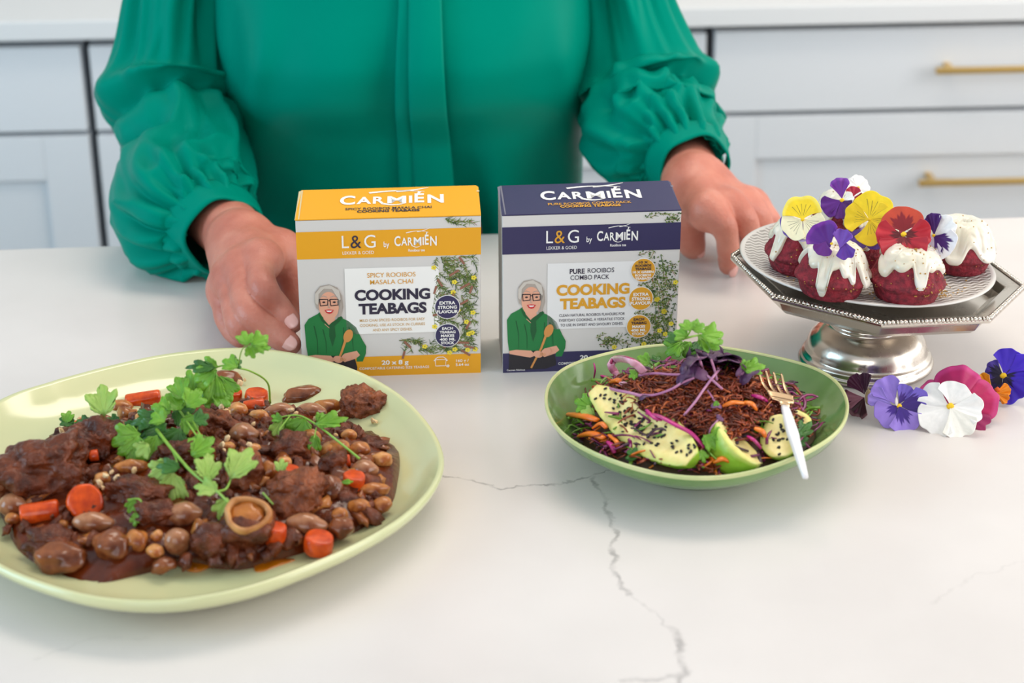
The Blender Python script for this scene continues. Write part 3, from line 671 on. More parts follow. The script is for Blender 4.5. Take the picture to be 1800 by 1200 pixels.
def torso(th, z):
    c, s = math.cos(th), math.sin(th); e = .80
    hw = ip(z, HW); x = hw*math.copysign(abs(c)**e, c); fr = ip(z, FR); bk = ip(z, BK)
    lean = -.02*max(0, z)-.01
    if s >= 0:
        y = -fr*abs(s)**.78
        b = math.exp(-((abs(x)-.075)/.055)**2-((z-.145)/.055)**2); y -= .014*b*abs(s)
        y += .010*math.exp(-(x/.028)**2-((z-.13)/.06)**2)                                        # hollow between
        fall = max(0, min(1, (.12-z)/.14)); w = abs(s)**.5
        y -= fall*w*(.0115*math.sin(x*72+1.1+8*z)*(0.25+.9*max(0, min(1, (x-.0)/.08)))+.006*math.sin(x*41+2.4-5*z)+.006*nz((x, z*.25, 0), 16, 2))
        y -= .0035*nz((x, z*.6, 0), 22, 5)*w
        y -= .012*math.exp(-((x+.128-.25*(z-.16))/.016)**2-((z-.165)/.05)**2)-.010*math.exp(-((x+.150)/.012)**2-((z-.165)/.05)**2)   # pulled fold at the left armhole
        y -= .008*math.exp(-((x-.150+.12*(z-.17))/.014)**2-((z-.15)/.05)**2)
    else: y = bk*abs(s)**.8
    x += .003*nz((th*1.5, z*14, 0), 1, 8)
    return pt(x, y+lean, z)
nth, nzz = 220, 110
rings = [[torso(2*math.pi*j/nth, -.24+.6*i/nzz) for j in range(nth)] for i in range(nzz+1)]
V, Fc = loft(rings, False, False)
blouse = obj('blouse', rel(V), Fc, satin, person); blouse.modifiers.new('t', 'SOLIDIFY').thickness = -.0015
def strip(name, pts_l, pts_r, lift, seed):
    V = []; Fc = []; n, m = 60, 12
    def fy(x, z):
        th_ = math.acos(max(-1, min(1, math.copysign(abs((x-cx)/ip(z, HW))**(1/.8), x-cx)))); return torso(th_, z)[1]
    for i in range(n):
        t = i/(n-1); z = .30-.36*t
        a = np.interp(t, [p[0] for p in pts_l], [p[1] for p in pts_l]); b = np.interp(t, [p[0] for p in pts_r], [p[1] for p in pts_r])
        for j in range(m):
            u = j/(m-1); x = a+(b-a)*u; base = min(fy(a, z), fy(b, z), fy((a+b)/2, z))
            V.append((x, base-lift-.003*math.sin(u*math.pi)-.0016*nz((u*2, t*5, seed), 1)-.003*t, z))
    for i in range(n-1):
        for j in range(m-1): Fc.append((i*m+j, i*m+j+1, (i+1)*m+j+1, (i+1)*m+j))
    o = obj(name, rel(V), Fc, satin, blouse); o.modifiers.new('t', 'SOLIDIFY').thickness = .0018; return o
kx = 1.70/3470
def X(px): return (px-900)*kx
strip('neck_tie', [(0, X(726)), (.24, X(724)), (1, X(716))], [(0, X(780)), (.24, X(782)), (.6, X(790)), (1, X(804))], .007, 1)
strip('neck_tie', [(0, X(712)), (.24, X(706)), (.5, X(694)), (1, X(688))], [(0, X(735)), (.4, X(732)), (1, X(735))], .0025, 2)

def sleeve(ctrl, side, fold):
    pts = spline([c[0] for c in ctrl], 170); rad = [float(v[0]) for v in spline([(c[1], 0, 0) for c in ctrl], 170)]
    p, fr = frames(pts); n = 160; rings = []
    for i, (q, r, (u, v)) in enumerate(zip(p, rad, fr)):
        s = i/169; ring = []
        g = max(0, (s-.70)/.3)
        for j in range(n):
            a = 2*math.pi*j/n; ca, sa = math.cos(a), math.sin(a); d = ca*u+sa*v
            dd = fold(s, a)
            env = min(1, g*2.2)*(1 if s < .985 else (1-s)/.015)
            dd += env*(.0042*math.sin(15*a+2.5*nz((ca*1.5, sa*1.5, s*2), 1, side))+.0024*math.sin(26*a+3*nz((ca*2, sa*2, 0), 1, side+4)))*(1.1-.3*s)
            up_w = max(0, 1-s*1.9); lo_w = max(0, min(1, (s-.36)*5))
            t1 = nz((ca*2.1, sa*2.1, s*1.5), 1.2, side+9); t2 = nz((ca*1.5, sa*1.5, s*6.5), 1.2, side+21)
            dd += up_w*(.021*(.26-abs(t1)*1.5)+.007*nz((ca*4, sa*4, s*2), 1.2, side+3))
            dd += lo_w*(.016*(.26-abs(t2)*1.5)+.004*nz((ca*3.5, sa*3.5, s*9), 1.3, side+11))*(1-g*.6)
            x = q+d*(r+dd); x[2] = max(x[2], .0022) if s > .3 else x[2]
            ring.append(x)
        rings.append(ring)
    V, Fc = loft(rings, False, False); o = obj('sleeve', rel(V), Fc, satin, blouse); o.modifiers.new('t', 'SOLIDIFY').thickness = -.0012
    return p, fr
def cuff(c, ax, r0, r1, ln, tilt_up, seed, slit):
    ax = np.array(ax, float); ax /= np.linalg.norm(ax); u = np.cross(ax, (0, 0, 1)); u /= np.linalg.norm(u); v = np.cross(u, ax)
    rings = []; n = 96
    for k in range(7):
        t = k/6; ring = []
        for j in range(n):
            a = 2*math.pi*j/n; r = r0+(r1-r0)*t+.0016*math.sin(2*a+seed)+.0012*math.sin(5*a+seed*2)*t
            x = np.array(c)+ax*(ln*(t-.5)+.004*math.sin(a*1+seed)*t)+u*math.cos(a)*r+v*math.sin(a)*r*tilt_up
            x[2] = max(x[2], .0015); ring.append(x)
        rings.append(ring)
    V, Fc = loft(rings, False, False); o = obj('cuff', rel(V), Fc, satin, blouse); o.modifiers.new('t', 'SOLIDIFY').thickness = -.0022
def bump_(x, c, w): return math.exp(-((x-c)/w)**2)
def foldL(s, a):
    f = .0045*math.sin(4*a+1.2+3*s)*(1-bump_(s, .45, .1))*max(0, 1-s*1.6)
    f += .0085*bump_(s, .40, .035)-.0125*bump_(s, .475, .028)+.004*bump_(s, .55, .03)*math.sin(2*a+1)-.006*bump_(s+.03*math.sin(a), .61, .02)*max(0, math.sin(a+.6))
    return f
def foldR(s, a):
    f = .0048*math.sin(5*a+.4+2*s)*max(0, 1-s*1.7)
    f += .0080*bump_(s+.02*math.sin(a), .43, .04)-.0135*bump_(s+.02*math.sin(a), .515, .03)+.004*bump_(s, .60, .03)*math.sin(3*a)
    return f
ctl = [(PY(350, -170, 1.86), .044), (PY(332, -90, 1.845), .050), (PY(312, 0, 1.83), .0490), (PY(306, 95, 1.815), .0525), (PY(300, 170, 1.795), .0600), (PY(312, 225, 1.765), .0590), (PY(334, 290, 1.715), .0560), (PY(322, 352, 1.665), .0610), (PY(340, 388, 1.632), .0580), (PY(366, 402, 1.614), .0440), (PY(384, 411, 1.600), .0335)]
sleeve(ctl, 1, foldL)
cuff(PY(386, 408, 1.603), P(424, 424, .052)-PY(330, 330, 1.75)+np.array([.03, 0, 0]), .0465, .0365, .030, .96, .4, 1)
ctl = [(PY(1062, -170, 1.86), .042), (PY(1076, -90, 1.845), .046), (PY(1092, 0, 1.83), .0430), (PY(1112, 90, 1.815), .0530), (PY(1132, 158, 1.80), .0620), (PY(1138, 200, 1.775), .0620), (PY(1146, 236, 1.755), .0640), (PY(1178, 256, 1.73), .0560), (PY(1198, 268, 1.712), .0390), (PY(1208, 288, 1.693), .0300)]
sleeve(ctl, 2, foldR)
cuff(PY(1214, 287, 1.690), PY(1218, 325, 1.655)-PY(1190, 255, 1.80)+np.array([.03, 0, -.02]), .0385, .0325, .024, .98, 2.2, 0)
# ---------------------------------------------------------------- serving platter
def ring_from(pts, z, n=160):
    p = [np.array(P(x, y, z)) for x, y in pts]; c = sum(p)/len(p)
    q = spline(p+[p[0]], n+1)[:-1]; return [np.array(v) for v in q], c
plat_px = [(100, 667), (200, 641), (300, 621), (420, 611), (520, 621), (620, 648), (700, 690), (755, 745), (780, 800), (768, 850), (720, 903), (640, 953), (540, 998), (430, 1036), (300, 1058), (180, 1054), (80, 1030), (-10, 993), (-100, 930), (-150, 860), (-120, 780), (0, 702)]
RZ = .030
pr_, pc = ring_from(plat_px, RZ); pc[2] = 0
glaze = mat('platter_glaze', (216, 214, 164), .14, c2=(204, 208, 160), nscale=9, coat=.4)
platter = thing('serving_platter', 'pale green oval glazed platter of braised meat stew in the left foreground', 'platter', tuple(pc))
def sc(k, z, wob=0): return [np.array([(q[0]-pc[0])*k, (q[1]-pc[1])*k, z+wob*math.sin(3*math.atan2(q[1]-pc[1], q[0]-pc[0])+1)]) for q in pr_]
V, Fc = loft([sc(.02, .0055), sc(.60, .0008), sc(.76, .0006), sc(.80, .003), sc(.93, .015), sc(.985, RZ-.008), sc(1.0, RZ-.0035), sc(1.0, RZ-.001), sc(.992, RZ+.0008), sc(.975, RZ-.0005), sc(.94, RZ-.008), sc(.87, .0155), sc(.78, .0112), sc(.6, .0095), sc(.02, .009)], True, True)
dish = obj('dish', V, Fc, glaze, platter)

# ---------------------------------------------------------------- the stew: a mound everything sits on
PZ = .0098
mc = P(350, 862, PZ); MRX, MRY = .148, .128
def mound(x, y):
    d = ((x-mc[0])/MRX)**2+((y-mc[1])/MRY)**2
    return PZ+.0015+.027*max(0, 1-d)**.7
def on_mound(px, py, dz=0):
    z = PZ+.01
    for _ in range(25):
        q = P(px, py, z); z = z*.5+.5*(mound(q[0], q[1])+dz)
    return P(px, py, z)
sauce_px = [(0, 800), (-30, 850), (0, 905), (28, 965), (66, 1002), (110, 1022), (150, 1030), (190, 1024), (240, 1010), (320, 990), (380, 997), (430, 1000), (480, 986), (540, 970), (600, 948), (650, 924), (690, 893), (702, 850), (708, 815), (706, 785), (690, 755), (660, 735), (560, 722), (420, 718), (280, 728), (160, 756), (60, 790)]
sr, scn = ring_from(sauce_px, PZ+.001, 180)
sauce_m = mat('stew_sauce', (74, 26, 8), .14, c2=(104, 42, 12), nscale=60, bump=.5, bscale=150, coat=.2, spec=.35)
rings = []
nr = 44
for i in range(nr+1):
    k = 1-(i/nr)*.985; ring = []
    for q in sr:
        x, y = scn[0]+(q[0]-scn[0])*k, scn[1]+(q[1]-scn[1])*k
        if i == 0: z = PZ-.0012
        else:
            z = mound(x, y)-.0005+(.0032*nz((x, y, 0), 60, 1)+.0018*nz((x, y, 0), 150, 2))*min(1, i/6)
            z = max(z, PZ+.0004)
        ring.append((x, y, z))
    rings.append(ring)
V, Fc = loft(rings, False, True)
so = obj('stew_sauce', V, Fc, sauce_m); tag(so, 'dark brown glossy gravy pooled on the green platter under the stew', 'sauce', kind='stuff')
oil = bpy.data.materials.new('amber_oil_film'); oil.use_nodes = True
def _oil():
    nt = oil.node_tree; N = nt.nodes; L = nt.links; b = N['Principled BSDF']; b.inputs['Base Color'].default_value = lin((190, 120, 14)); b.inputs['Roughness'].default_value = .15
    tc = N.new('ShaderNodeTexCoord'); n = N.new('ShaderNodeTexNoise'); n.inputs['Scale'].default_value = 26; n.inputs['Detail'].default_value = 5; L.new(tc.outputs['Object'], n.inputs['Vector'])
    r = N.new('ShaderNodeMapRange'); r.inputs[1].default_value = .40; r.inputs[2].default_value = .68; r.inputs[3].default_value = .12; r.inputs[4].default_value = .62; L.new(n.outputs['Fac'], r.inputs[0]); L.new(r.outputs[0], b.inputs['Alpha'])
_oil()
def puddle(px, z, name, m, lift=.0004):
    r_, c_ = ring_from(px, z, 90); V = []; rings = []
    for k, zz in ((1, -.0008), (.985, .0), (.95, lift), (.5, lift), (.02, lift)): rings.append([(c_[0]+(q[0]-c_[0])*k, c_[1]+(q[1]-c_[1])*k, z+zz) for q in r_])
    V, Fc = loft(rings, False, True); return obj(name, V, Fc, m)
o = puddle([(640, 700), (700, 722), (742, 770), (752, 820), (728, 868), (690, 900), (640, 890), (640, 780)], PZ+.0016, 'oil_pool', oil); tag(o, 'golden oily juice spread over the right end of the platter', 'sauce', kind='stuff')
om2 = mat('orange_oil', (196, 112, 12), .12, coat=.3)
o = puddle([(306, 985), (330, 980), (365, 983), (372, 992), (350, 1003), (325, 1000)], PZ+.0009, 'oil_drop', om2, .0007); tag(o, 'small orange oil drop at the front edge of the gravy, left of two', 'sauce')
o = puddle([(445, 990), (480, 982), (520, 984), (490, 995), (462, 1005), (448, 1004)], PZ+.0009, 'oil_drop', om2, .0007); tag(o, 'small orange oil drop at the front edge of the gravy, right of two', 'sauce')

MM = {'meat': mat('braised_meat', (70, 28, 12), .30, c2=(122, 58, 28), nscale=90, bump=1.0, bscale=170, coat=.18, spec=.3, detail=9, bdist=.004),
      'meat2': mat('braised_meat_pale', (152, 82, 46), .34, c2=(88, 38, 18), nscale=110, bump=1.0, bscale=190, coat=.15, spec=.3, detail=9, bdist=.004),
      'carrot': mat('stewed_carrot', (224, 84, 18), .22, c2=(180, 56, 14), nscale=120, coat=.3, spec=.3, sss=.1, bump=.2, bscale=200),
      'bean': mat('stewed_bean', (204, 132, 66), .22, c2=(118, 52, 20), nscale=85, coat=.35, spec=.3, sss=.1, bump=.25, bscale=160),
      'chick': mat('chickpea_skin', (226, 164, 98), .25, c2=(160, 82, 32), nscale=110, coat=.3, spec=.3, sss=.1, bump=.25, bscale=200),
      'onion': mat('braised_onion', (188, 132, 94), .18, c2=(112, 56, 28), nscale=55, coat=.45, spec=.3, sss=.15),
      'mush': mat('braised_mushroom', (150, 84, 44), .22, c2=(82, 36, 16), nscale=60, coat=.4, spec=.3, bump=.3, bscale=80),
      'bone': mat('marrow_bone', (206, 150, 92), .4, c2=(168, 104, 54), nscale=60, bump=.4, bscale=120),
      'nut': mat('chopped_nut', (240, 214, 170), .5, c2=(222, 178, 120), nscale=80)}
def place(name, V, Fc, m, c, label, cat, group=None, mats=None, mi=None):
    o = obj(name, [np.array(v)-c for v in V], Fc, m, None, True, mats, mi); o.location = tuple(c); return tag(o, label, cat, group)
ST = [  # kind, px, py, w, h, label
 ('meat', 80, 826, 172, 120, 'largest dark glossy chunk of braised meat at the left end of the platter'),
 ('meat', 168, 778, 92, 84, 'dark chunk of braised meat behind the largest one, sprinkled with nuts'),
 ('meat2', 366, 746, 84, 62, 'fibrous brown chunk of meat under the coriander at the top of the mound'),
 ('meat2', 520, 868, 96, 92, 'rounded brown chunk of meat right of the marrow bone'),
 ('meat', 246, 866, 112, 54, 'long dark strip of meat in front of the coriander'),
 ('meat', 286, 902, 90, 48, 'dark strip of meat in front of the mound beside a pearl onion'),
 ('meat2', 432, 832, 62, 80, 'upright brown chunk of meat behind the marrow bone'),
 ('meat2', 640, 716, 88, 78, 'round brown chunk of meat at the far right end of the stew'),
 ('meat', 369, 950, 62, 62, 'square brown chunk of meat at the front, left of the marrow bone'),
 ('meat', 512, 786, 76, 54, 'dark chunk of meat in the middle of the right half of the stew'),
 ('meat', 330, 800, 90, 60, 'dark chunk of meat hidden under the coriander leaves'),
 ('meat', 586, 812, 48, 44, 'small black-brown scrap of meat among the beans on the right'),
 ('meat', 90, 952, 90, 52, 'brown scrap of meat in the gravy above the big mushroom slice'),
 ('mush', 107, 980, 98, 66, 'big brown mushroom slice lying in the gravy at the front left'),
 ('mush', 198, 958, 70, 58, 'brown mushroom piece right of the big mushroom slice'),
 ('mush', 396, 672, 62, 50, 'reddish brown mushroom cap at the top back of the mound'),
 ('mush', 530, 694, 70, 36, 'brown mushroom cap with green herb at the back of the stew'),
 ('mush', 578, 857, 48, 54, 'mushroom quarter standing right of the rounded meat chunk'),
 ('mush', 600, 928, 44, 46, 'brown mushroom piece at the front right beside a carrot'),
 ('onion', 164, 918, 68, 40, 'glossy pearl onion in front of the carrot coin on the left'),
 ('onion', 322, 903, 64, 44, 'glossy pearl onion under the front coriander leaves'),
 ('onion', 311, 952, 46, 56, 'upright pearl onion at the front edge of the stew'),
 ('onion', 540, 921, 68, 41, 'grey-brown pearl onion between the two front carrots'),
 ('onion', 640, 826, 46, 40, 'pearl onion half at the right end of the stew'),
 ('onion', 429, 762, 48, 42, 'round brown pearl onion in the middle of the mound'),
 ('onion', 22, 888, 48, 48, 'pearl onion at the far left edge beside a carrot block'),
 ('onion', 547, 723, 52, 34, 'pale orange pearl onion half below the herb topped mushroom'),
 ('onion', 489, 722, 52, 30, 'pinkish pearl onion half right of the thin coriander stem'),
 ('bean', 631, 891, 42, 33, 'round tan bean at the right front edge of the stew'),
 ('bean', 671, 888, 38, 32, 'tan bean furthest right in the gravy'),
 ('bean', 658, 860, 54, 28, 'long red-brown bean beside the right hand carrot'),
 ('bean', 596, 906, 30, 38, 'small tan bean leaning on a mushroom at the front right'),
 ('bean', 473, 831, 34, 50, 'upright tan bean in front of the mound centre'),
 ('bean', 209, 754, 46, 32, 'tan bean behind the coriander on the left'),
 ('bean', 231, 820, 60, 32, 'flat tan bean under the left coriander leaves'),
 ('bean', 631, 791, 40, 34, 'tan bean at the tip of the thin coriander stem'),
 ('bean', 240, 950, 40, 50, 'orange-brown bean between the mushrooms at the front'),
 ('bean', 575, 716, 54, 34, 'brown bean left of the far right meat chunk'),
 ('bean', 593, 790, 44, 40, 'brown bean in the right half under the thin coriander stem'),
 ('bean', 215, 714, 42, 24, 'orange-tan bean at the back left below a carrot wedge'),
 ('bean', 545, 770, 44, 34, 'dark tan bean behind the thin coriander stem'),
 ('bean', 22, 912, 28, 24, 'small orange bean at the far left edge'),
 ('bean', 455, 905, 34, 34, 'small brown bean half hidden by the marrow bone'),
 ('chick', 671, 808, 38, 34, 'pale chickpea at the right end of the stew'),
 ('chick', 613, 764, 30, 24, 'small orange chickpea right of the thin coriander sprig'),
 ('chick', 418, 722, 36, 38, 'chickpea under the top coriander leaves'),
 ('chick', 456, 731, 36, 28, 'chickpea below the two back carrot pieces'),
 ('chick', 276, 942, 22, 26, 'white peanut half at the front of the stew'),
 ('chick', 273, 968, 32, 26, 'orange chickpea in the gravy at the front'),
 ('chick', 180, 842, 32, 30, 'chickpea between the largest meat chunk and the dark strip'),
 ('chick', 400, 786, 28, 22, 'pale chickpea beside the middle pearl onion'),
 ('chick', 250, 736, 30, 22, 'pale chickpea behind the coriander at the back left'),
 ('chick', 577, 790, 30, 30, 'pale wedge shaped chickpea in the right half'),
 ('chick', 500, 812, 26, 24, 'small chickpea in front of the dark meat on the right'),
 ('chick', 446, 790, 28, 24, 'small chickpea right of the middle pearl onion'),
]
gen = {'meat': ('meat_chunk', 'meat'), 'meat2': ('meat_chunk', 'meat'), 'mush': ('mushroom_piece', 'mushroom'), 'onion': ('pearl_onion', 'onion'), 'bean': ('bean', 'bean'), 'chick': ('chickpea', 'bean')}
grp = {'meat': 'chunks of braised meat on the platter', 'meat2': 'chunks of braised meat on the platter', 'mush': 'mushroom pieces in the stew', 'onion': 'pearl onions in the stew', 'bean': 'beans in the stew', 'chick': 'chickpeas in the stew'}
for i, (k, px, py, w_, h_, lab) in enumerate(ST):
    q = on_mound(px, py, 0.0); s = mpp(q); rx, rz = w_*s/2, h_*s/2*.92; ry = min(rx, rz*1.15)
    c = on_mound(px, py, rz*.30); R_ = (rnd.uniform(-.3, .3), rnd.uniform(-.2, .2), rnd.uniform(-.35, .35))
    if k.startswith('meat'):
        V, Fc = blob(c, (rx, ry, rz), 5 if w_ > 80 else 4, .2, 1.7, i, R_, .075, 7, .84)
        if w_ > 80: # long fibres
            V = [v+np.array([0, 0, .0012*math.sin(v[0]*900+6*nz(v, 60, i))*nz(v, 40, 3)]) for v in V]
    elif k == 'mush': V, Fc = blob(c, (rx, ry, rz*.92), 4, .11, 1.5, i, R_, .02, 5)
    elif k == 'onion':
        V, Fc = blob(c, (rx, ry, rz), 3, .035, 1.3, i, R_)
        sx = 1 if rx > rz else 0
        if sx: V = [np.array([v[0]+np.sign(v[0]-c[0])*.18*rx*max(0, (abs(v[0]-c[0])/rx-.75))*3, c[1]+(v[1]-c[1])*(1-.35*max(0, (v[0]-c[0])/rx-.4)), c[2]+(v[2]-c[2])*(1-.45*max(0, (v[0]-c[0])/rx-.4))]) for v in V]
    else: V, Fc = blob(c, (rx, ry, rz*.92), 3, .12, 1.3, i, R_, .025, 4)
    place(gen[k][0], V, Fc, MM[k], c, lab, gen[k][1], grp[k])
# carrots: cut cylinders / coins
CR = [(71, 900, 70, 40, 'block', 'orange carrot block lying at the left edge of the stew'), (149, 882, 72, 60, 'coin', 'large tilted carrot coin in front of the biggest meat chunk'),
      (484, 940, 42, 52, 'up', 'upright carrot piece beside the marrow bone'), (560, 955, 56, 42, 'up', 'carrot piece nearest the front rim of the platter'), (622, 846, 42, 40, 'up', 'carrot piece near the right end with a green fleck'),
      (451, 697, 44, 26, 'up', 'carrot coin at the back of the mound by the thin stem'), (447, 713, 38, 24, 'block', 'small carrot piece just below the back carrot coin'), (600, 811, 34, 24, 'block', 'small carrot piece in the middle of the right half'),
      (138, 747, 30, 20, 'block', 'small carrot cube at the back left'), (252, 702, 64, 30, 'block', 'reddish carrot wedge at the back left of the mound'), (262, 869, 24, 20, 'block', 'small carrot cube behind the dark meat strip'),
      (160, 766, 18, 18, 'block', 'tiny carrot cube on top of a meat chunk'), (410, 695, 34, 26, 'up', 'carrot coin beneath the top mushroom cap'), (510, 835, 40, 36, 'up', 'red-brown carrot piece behind the rounded meat chunk'), (165, 800, 16, 22, 'block', 'small carrot chip on the side of a meat chunk')]
for i, (px, py, w_, h_, sh, lab) in enumerate(CR):
    q = on_mound(px, py); s = mpp(q); rx, rz = w_*s/2, h_*s/2
    c = on_mound(px, py, rz*.35+(.004 if py < 810 and w_ < 26 else 0)); n = 22
    if sh == 'block': ax = np.array([1, .15, .1]); L, r = rx*1.9, rz*.95
    elif sh == 'coin': ax = np.array([.35, -.75, .5]); L, r = rz*.9, rx*.88
    else: ax = np.array([.12, -.1, 1]); L, r = rz*1.5, rx*.92
    ax = ax/np.linalg.norm(ax); V, Fc = tube([c-ax*L*.5, c-ax*L*.485, c-ax*L*.43, c, c+ax*L*.43, c+ax*L*.485, c+ax*L*.5], [r*.82, r*.92, r*.99, r*1.02, r*.98, r*.9, r*.78], n)
    V = [np.array(v)+.0006*np.array([nz(v, 150, 1), nz(v, 150, 2), nz(v, 150, 3)]) for v in V]
    place('carrot_piece', V, Fc, MM['carrot'], c, lab, 'carrot', 'carrot pieces in the stew')
# marrow bone with a hollow end
q = on_mound(435, 915, .012); mbn = thing('marrow_bone', 'cross cut marrow bone with a pale ring end at the front of the stew', 'bone', tuple(q))
ax = np.array([.10, -.50, .70]); ax /= np.linalg.norm(ax)
V, Fc = blob((0, -.002, -.004), (.0185, .0140, .0120), 4, .14, 1.4, 77, (0, 0, .2), .05, 6, .9); obj('meat', V, Fc, MM['meat'], mbn)
ux = np.array([1, 0, 0])-ax*ax[0]; ux /= np.linalg.norm(ux); vx = np.cross(ax, ux)
def rev(prof, wob=0): return loft([[ax*z+(ux*math.cos(a)*1.08+vx*math.sin(a)*.9)*r*(1+wob*math.sin(3*a+1)+wob*nz((math.cos(a)*2, math.sin(a)*2, z*100), 1)) for a in [2*math.pi*i/40 for i in range(40)]] for r, z in prof], True, True)
V, Fc = rev([(.0120, -.006), (.0136, .002), (.0138, .0095), (.0130, .0118), (.0118, .0122), (.0106, .0112), (.0100, .0085), (.0098, .0060)], .06); obj('bone_ring', V, Fc, MM['bone'], mbn)
V, Fc = blob(ax*.0078, (.0100, .0088, .0034), 3, .22, 2, 5, (math.radians(36), 0, 0), .08, 6); obj('marrow', V, Fc, mat('marrow', (188, 112, 36), .3, c2=(150, 80, 26), nscale=80, coat=.3, bump=.4, bscale=140), mbn)
# small scraps and chopped nuts: past counting
sb = MB()
for i in range(420):
    a, rr = rnd.uniform(0, 6.283), math.sqrt(rnd.random())*.93; x, y = mc[0]+MRX*rr*math.cos(a), mc[1]+MRY*rr*math.sin(a); r = rnd.uniform(.0022, .0062)
    if x < P(0, 850, PZ)[0]-.02: continue
    V, Fc = blob((x, y, mound(x, y)-r*.12), (r*rnd.uniform(.8, 1.7), r*rnd.uniform(.8, 1.4), r*.75), 2, .42, 1.8, i+100, (rnd.random(), rnd.random(), a), .12, 5, .8); sb.add(V, Fc, 0 if rnd.random() < .75 else (1 if rnd.random() < .75 else 2))
o = sb.build('stew_scraps', None, None, True, [MM['meat'], MM['mush'], MM['bean']]); tag(o, 'small brown scraps of meat and onion filling the stew', 'stew', kind='stuff')
nb = MB()
NP = [(111, 763), (120, 770), (158, 777), (101, 793), (240, 738), (254, 744), (398, 724), (362, 724), (422, 673), (440, 782), (300, 800), (228, 838), (268, 830), (236, 826), (400, 770), (108, 757), (115, 774), (150, 771), (100, 806), (390, 782), (394, 790), (590, 764), (485, 733), (512, 720), (262, 750), (186, 836), (206, 838), (520, 726), (555, 735), (430, 668), (445, 745), (390, 715), (140, 735), (330, 720), (660, 740), (655, 738), (176, 850), (182, 858), (196, 830)]
for i, (x, y) in enumerate(NP):
    c = on_mound(x, y, .006); r = rnd.uniform(.0014, .0027); V, Fc = blob(c, (r*1.3, r, r*.8), 1, .3, 2, i, (rnd.random()*3, rnd.random()*3, 0)); nb.add(V, Fc)
o = nb.build('chopped_nuts', MM['nut'], None, False); tag(o, 'pale chopped nuts sprinkled over the stew', 'nuts', kind='stuff')

# ---------------------------------------------------------------- coriander
leaf_m = mat('coriander_leaf', (118, 172, 44), .42, c2=(96, 152, 38), nscale=90, sss=.15, bump=.3, bscale=160, ssr=(.4, 1, .2))
leaf_p = mat('coriander_leaf_pale', (158, 190, 92), .5, c2=(140, 180, 76), nscale=90, sss=.15, bump=.3, bscale=160, ssr=(.4, 1, .2))
leaf_d = mat('coriander_leaf_dark', (62, 116, 36), .42, c2=(48, 98, 32), nscale=90, bump=.3, bscale=160)
stem_m = mat('coriander_stem', (134, 176, 66), .35, sss=.15, ssr=(.4, 1, .2))
def leaf_mesh(size, seed, cup=.25, lobes=3):
    """lobed toothed leaf in the xy plane, petiole at the origin, tip along +y"""
    r = random.Random(seed); n = 72; out = []
    for i in range(n+1):
        t = -2.45+4.9*i/n
        R = .62
        for k in range(lobes):
            a0 = (k-(lobes-1)/2)*1.05; R = max(R, (.98 if k == (lobes-1)/2 else .86)*math.exp(-((t-a0)/.50)**4))
        R *= 1-.09*abs(math.sin(t*6.3+.4))-.05*r.random()
        out.append((R*math.sin(t), .42+R*math.cos(t)*.62))
    V = [(0, 0, 0)]; rings = 4; Fc = []
    for k in range(1, rings+1):
        f = k/rings
        for (x, y) in out:
            X_, Y_ = x*f, .05*(1-f)+y*f if True else 0
            z = cup*(X_*X_)*.8-.35*cup*(Y_)**2+.022*math.sin(5*math.atan2(x, y-.42)+seed)*f+.04*r.uniform(-1, 1)*f
            V.append((X_*.62, Y_, z))
    m = n+1
    for j in range(n): Fc.append((0, 1+j, 2+j))
    for k in range(rings-1):
        for j in range(n): Fc.append((1+k*m+j, 1+(k+1)*m+j, 2+(k+1)*m+j, 2+k*m+j))
    return [np.array(v)*size for v in V], Fc
def orient(V, o, d, up):
    d = np.array(d, float); d /= np.linalg.norm(d); up = np.array(up, float); up = up-d*np.dot(up, d); up /= np.linalg.norm(up)+1e-9; s = np.cross(d, up)
    return [np.array(o)+v[0]*s+v[1]*d+v[2]*up for v in V]
toC = lambda q: (CAM-np.array(q))/np.linalg.norm(CAM-np.array(q))
def sprig(label, stems, leaves, where, group='coriander sprigs on the food', dz=.0, name='coriander_sprig'):
    """stems: lists of (px,py,lift); leaves: (px0,py0 base, px1,py1 tip, lift, width px, material)"""
    b = where(stems[0][0][0], stems[0][0][1], stems[0][0][2]) if stems else where(leaves[0][0], leaves[0][1], leaves[0][4])
    t = thing(name, label, 'herb', tuple(b), group=group)
    for st in stems:
        pts = spline([where(*p) for p in st[:-1]], 26) if isinstance(st[-1], (int, float)) else spline([where(*p) for p in st], 26)
        r = st[-1] if isinstance(st[-1], (int, float)) else .0009
        V, Fc = tube([p-b for p in pts], [r*(1-.35*i/25) for i in range(26)], 7); obj('stem', V, Fc, stem_m, t)
    for i, (x0, y0, x1, y1, lf, w_, k) in enumerate(leaves):
        a = np.array(where(x0, y0, lf)); px_ = math.hypot(x1-x0, y1-y0)*mpp(a); de = np.dot(a-CAM, _F)+px_*(.45 if y1 < y0 else -.25)*abs(y1-y0)/max(1, math.hypot(x1-x0, y1-y0)); c = CAM+ray(x1, y1)*de; L = np.linalg.norm(c-a); q = (a+c)/2; s = mpp(q)
        up = toC(q)*.85+np.array([rnd.uniform(-.35, .35), rnd.uniform(-.1, .2), .4])
        V, Fc = leaf_mesh(1.0, i*13+int(x0), .3+.2*rnd.random()); V = [np.array([v[0]*w_*s*1.08, v[1]*L*1.06, v[2]*L*.8]) for v in V]
        o = obj('leaf', [p-b for p in orient(V, a, c-a, up)], Fc, {'m': leaf_m, 'p': leaf_p, 'd': leaf_d}[k], t)
        o.modifiers.new('t', 'SOLIDIFY').thickness = .0004
    return t
W = on_mound
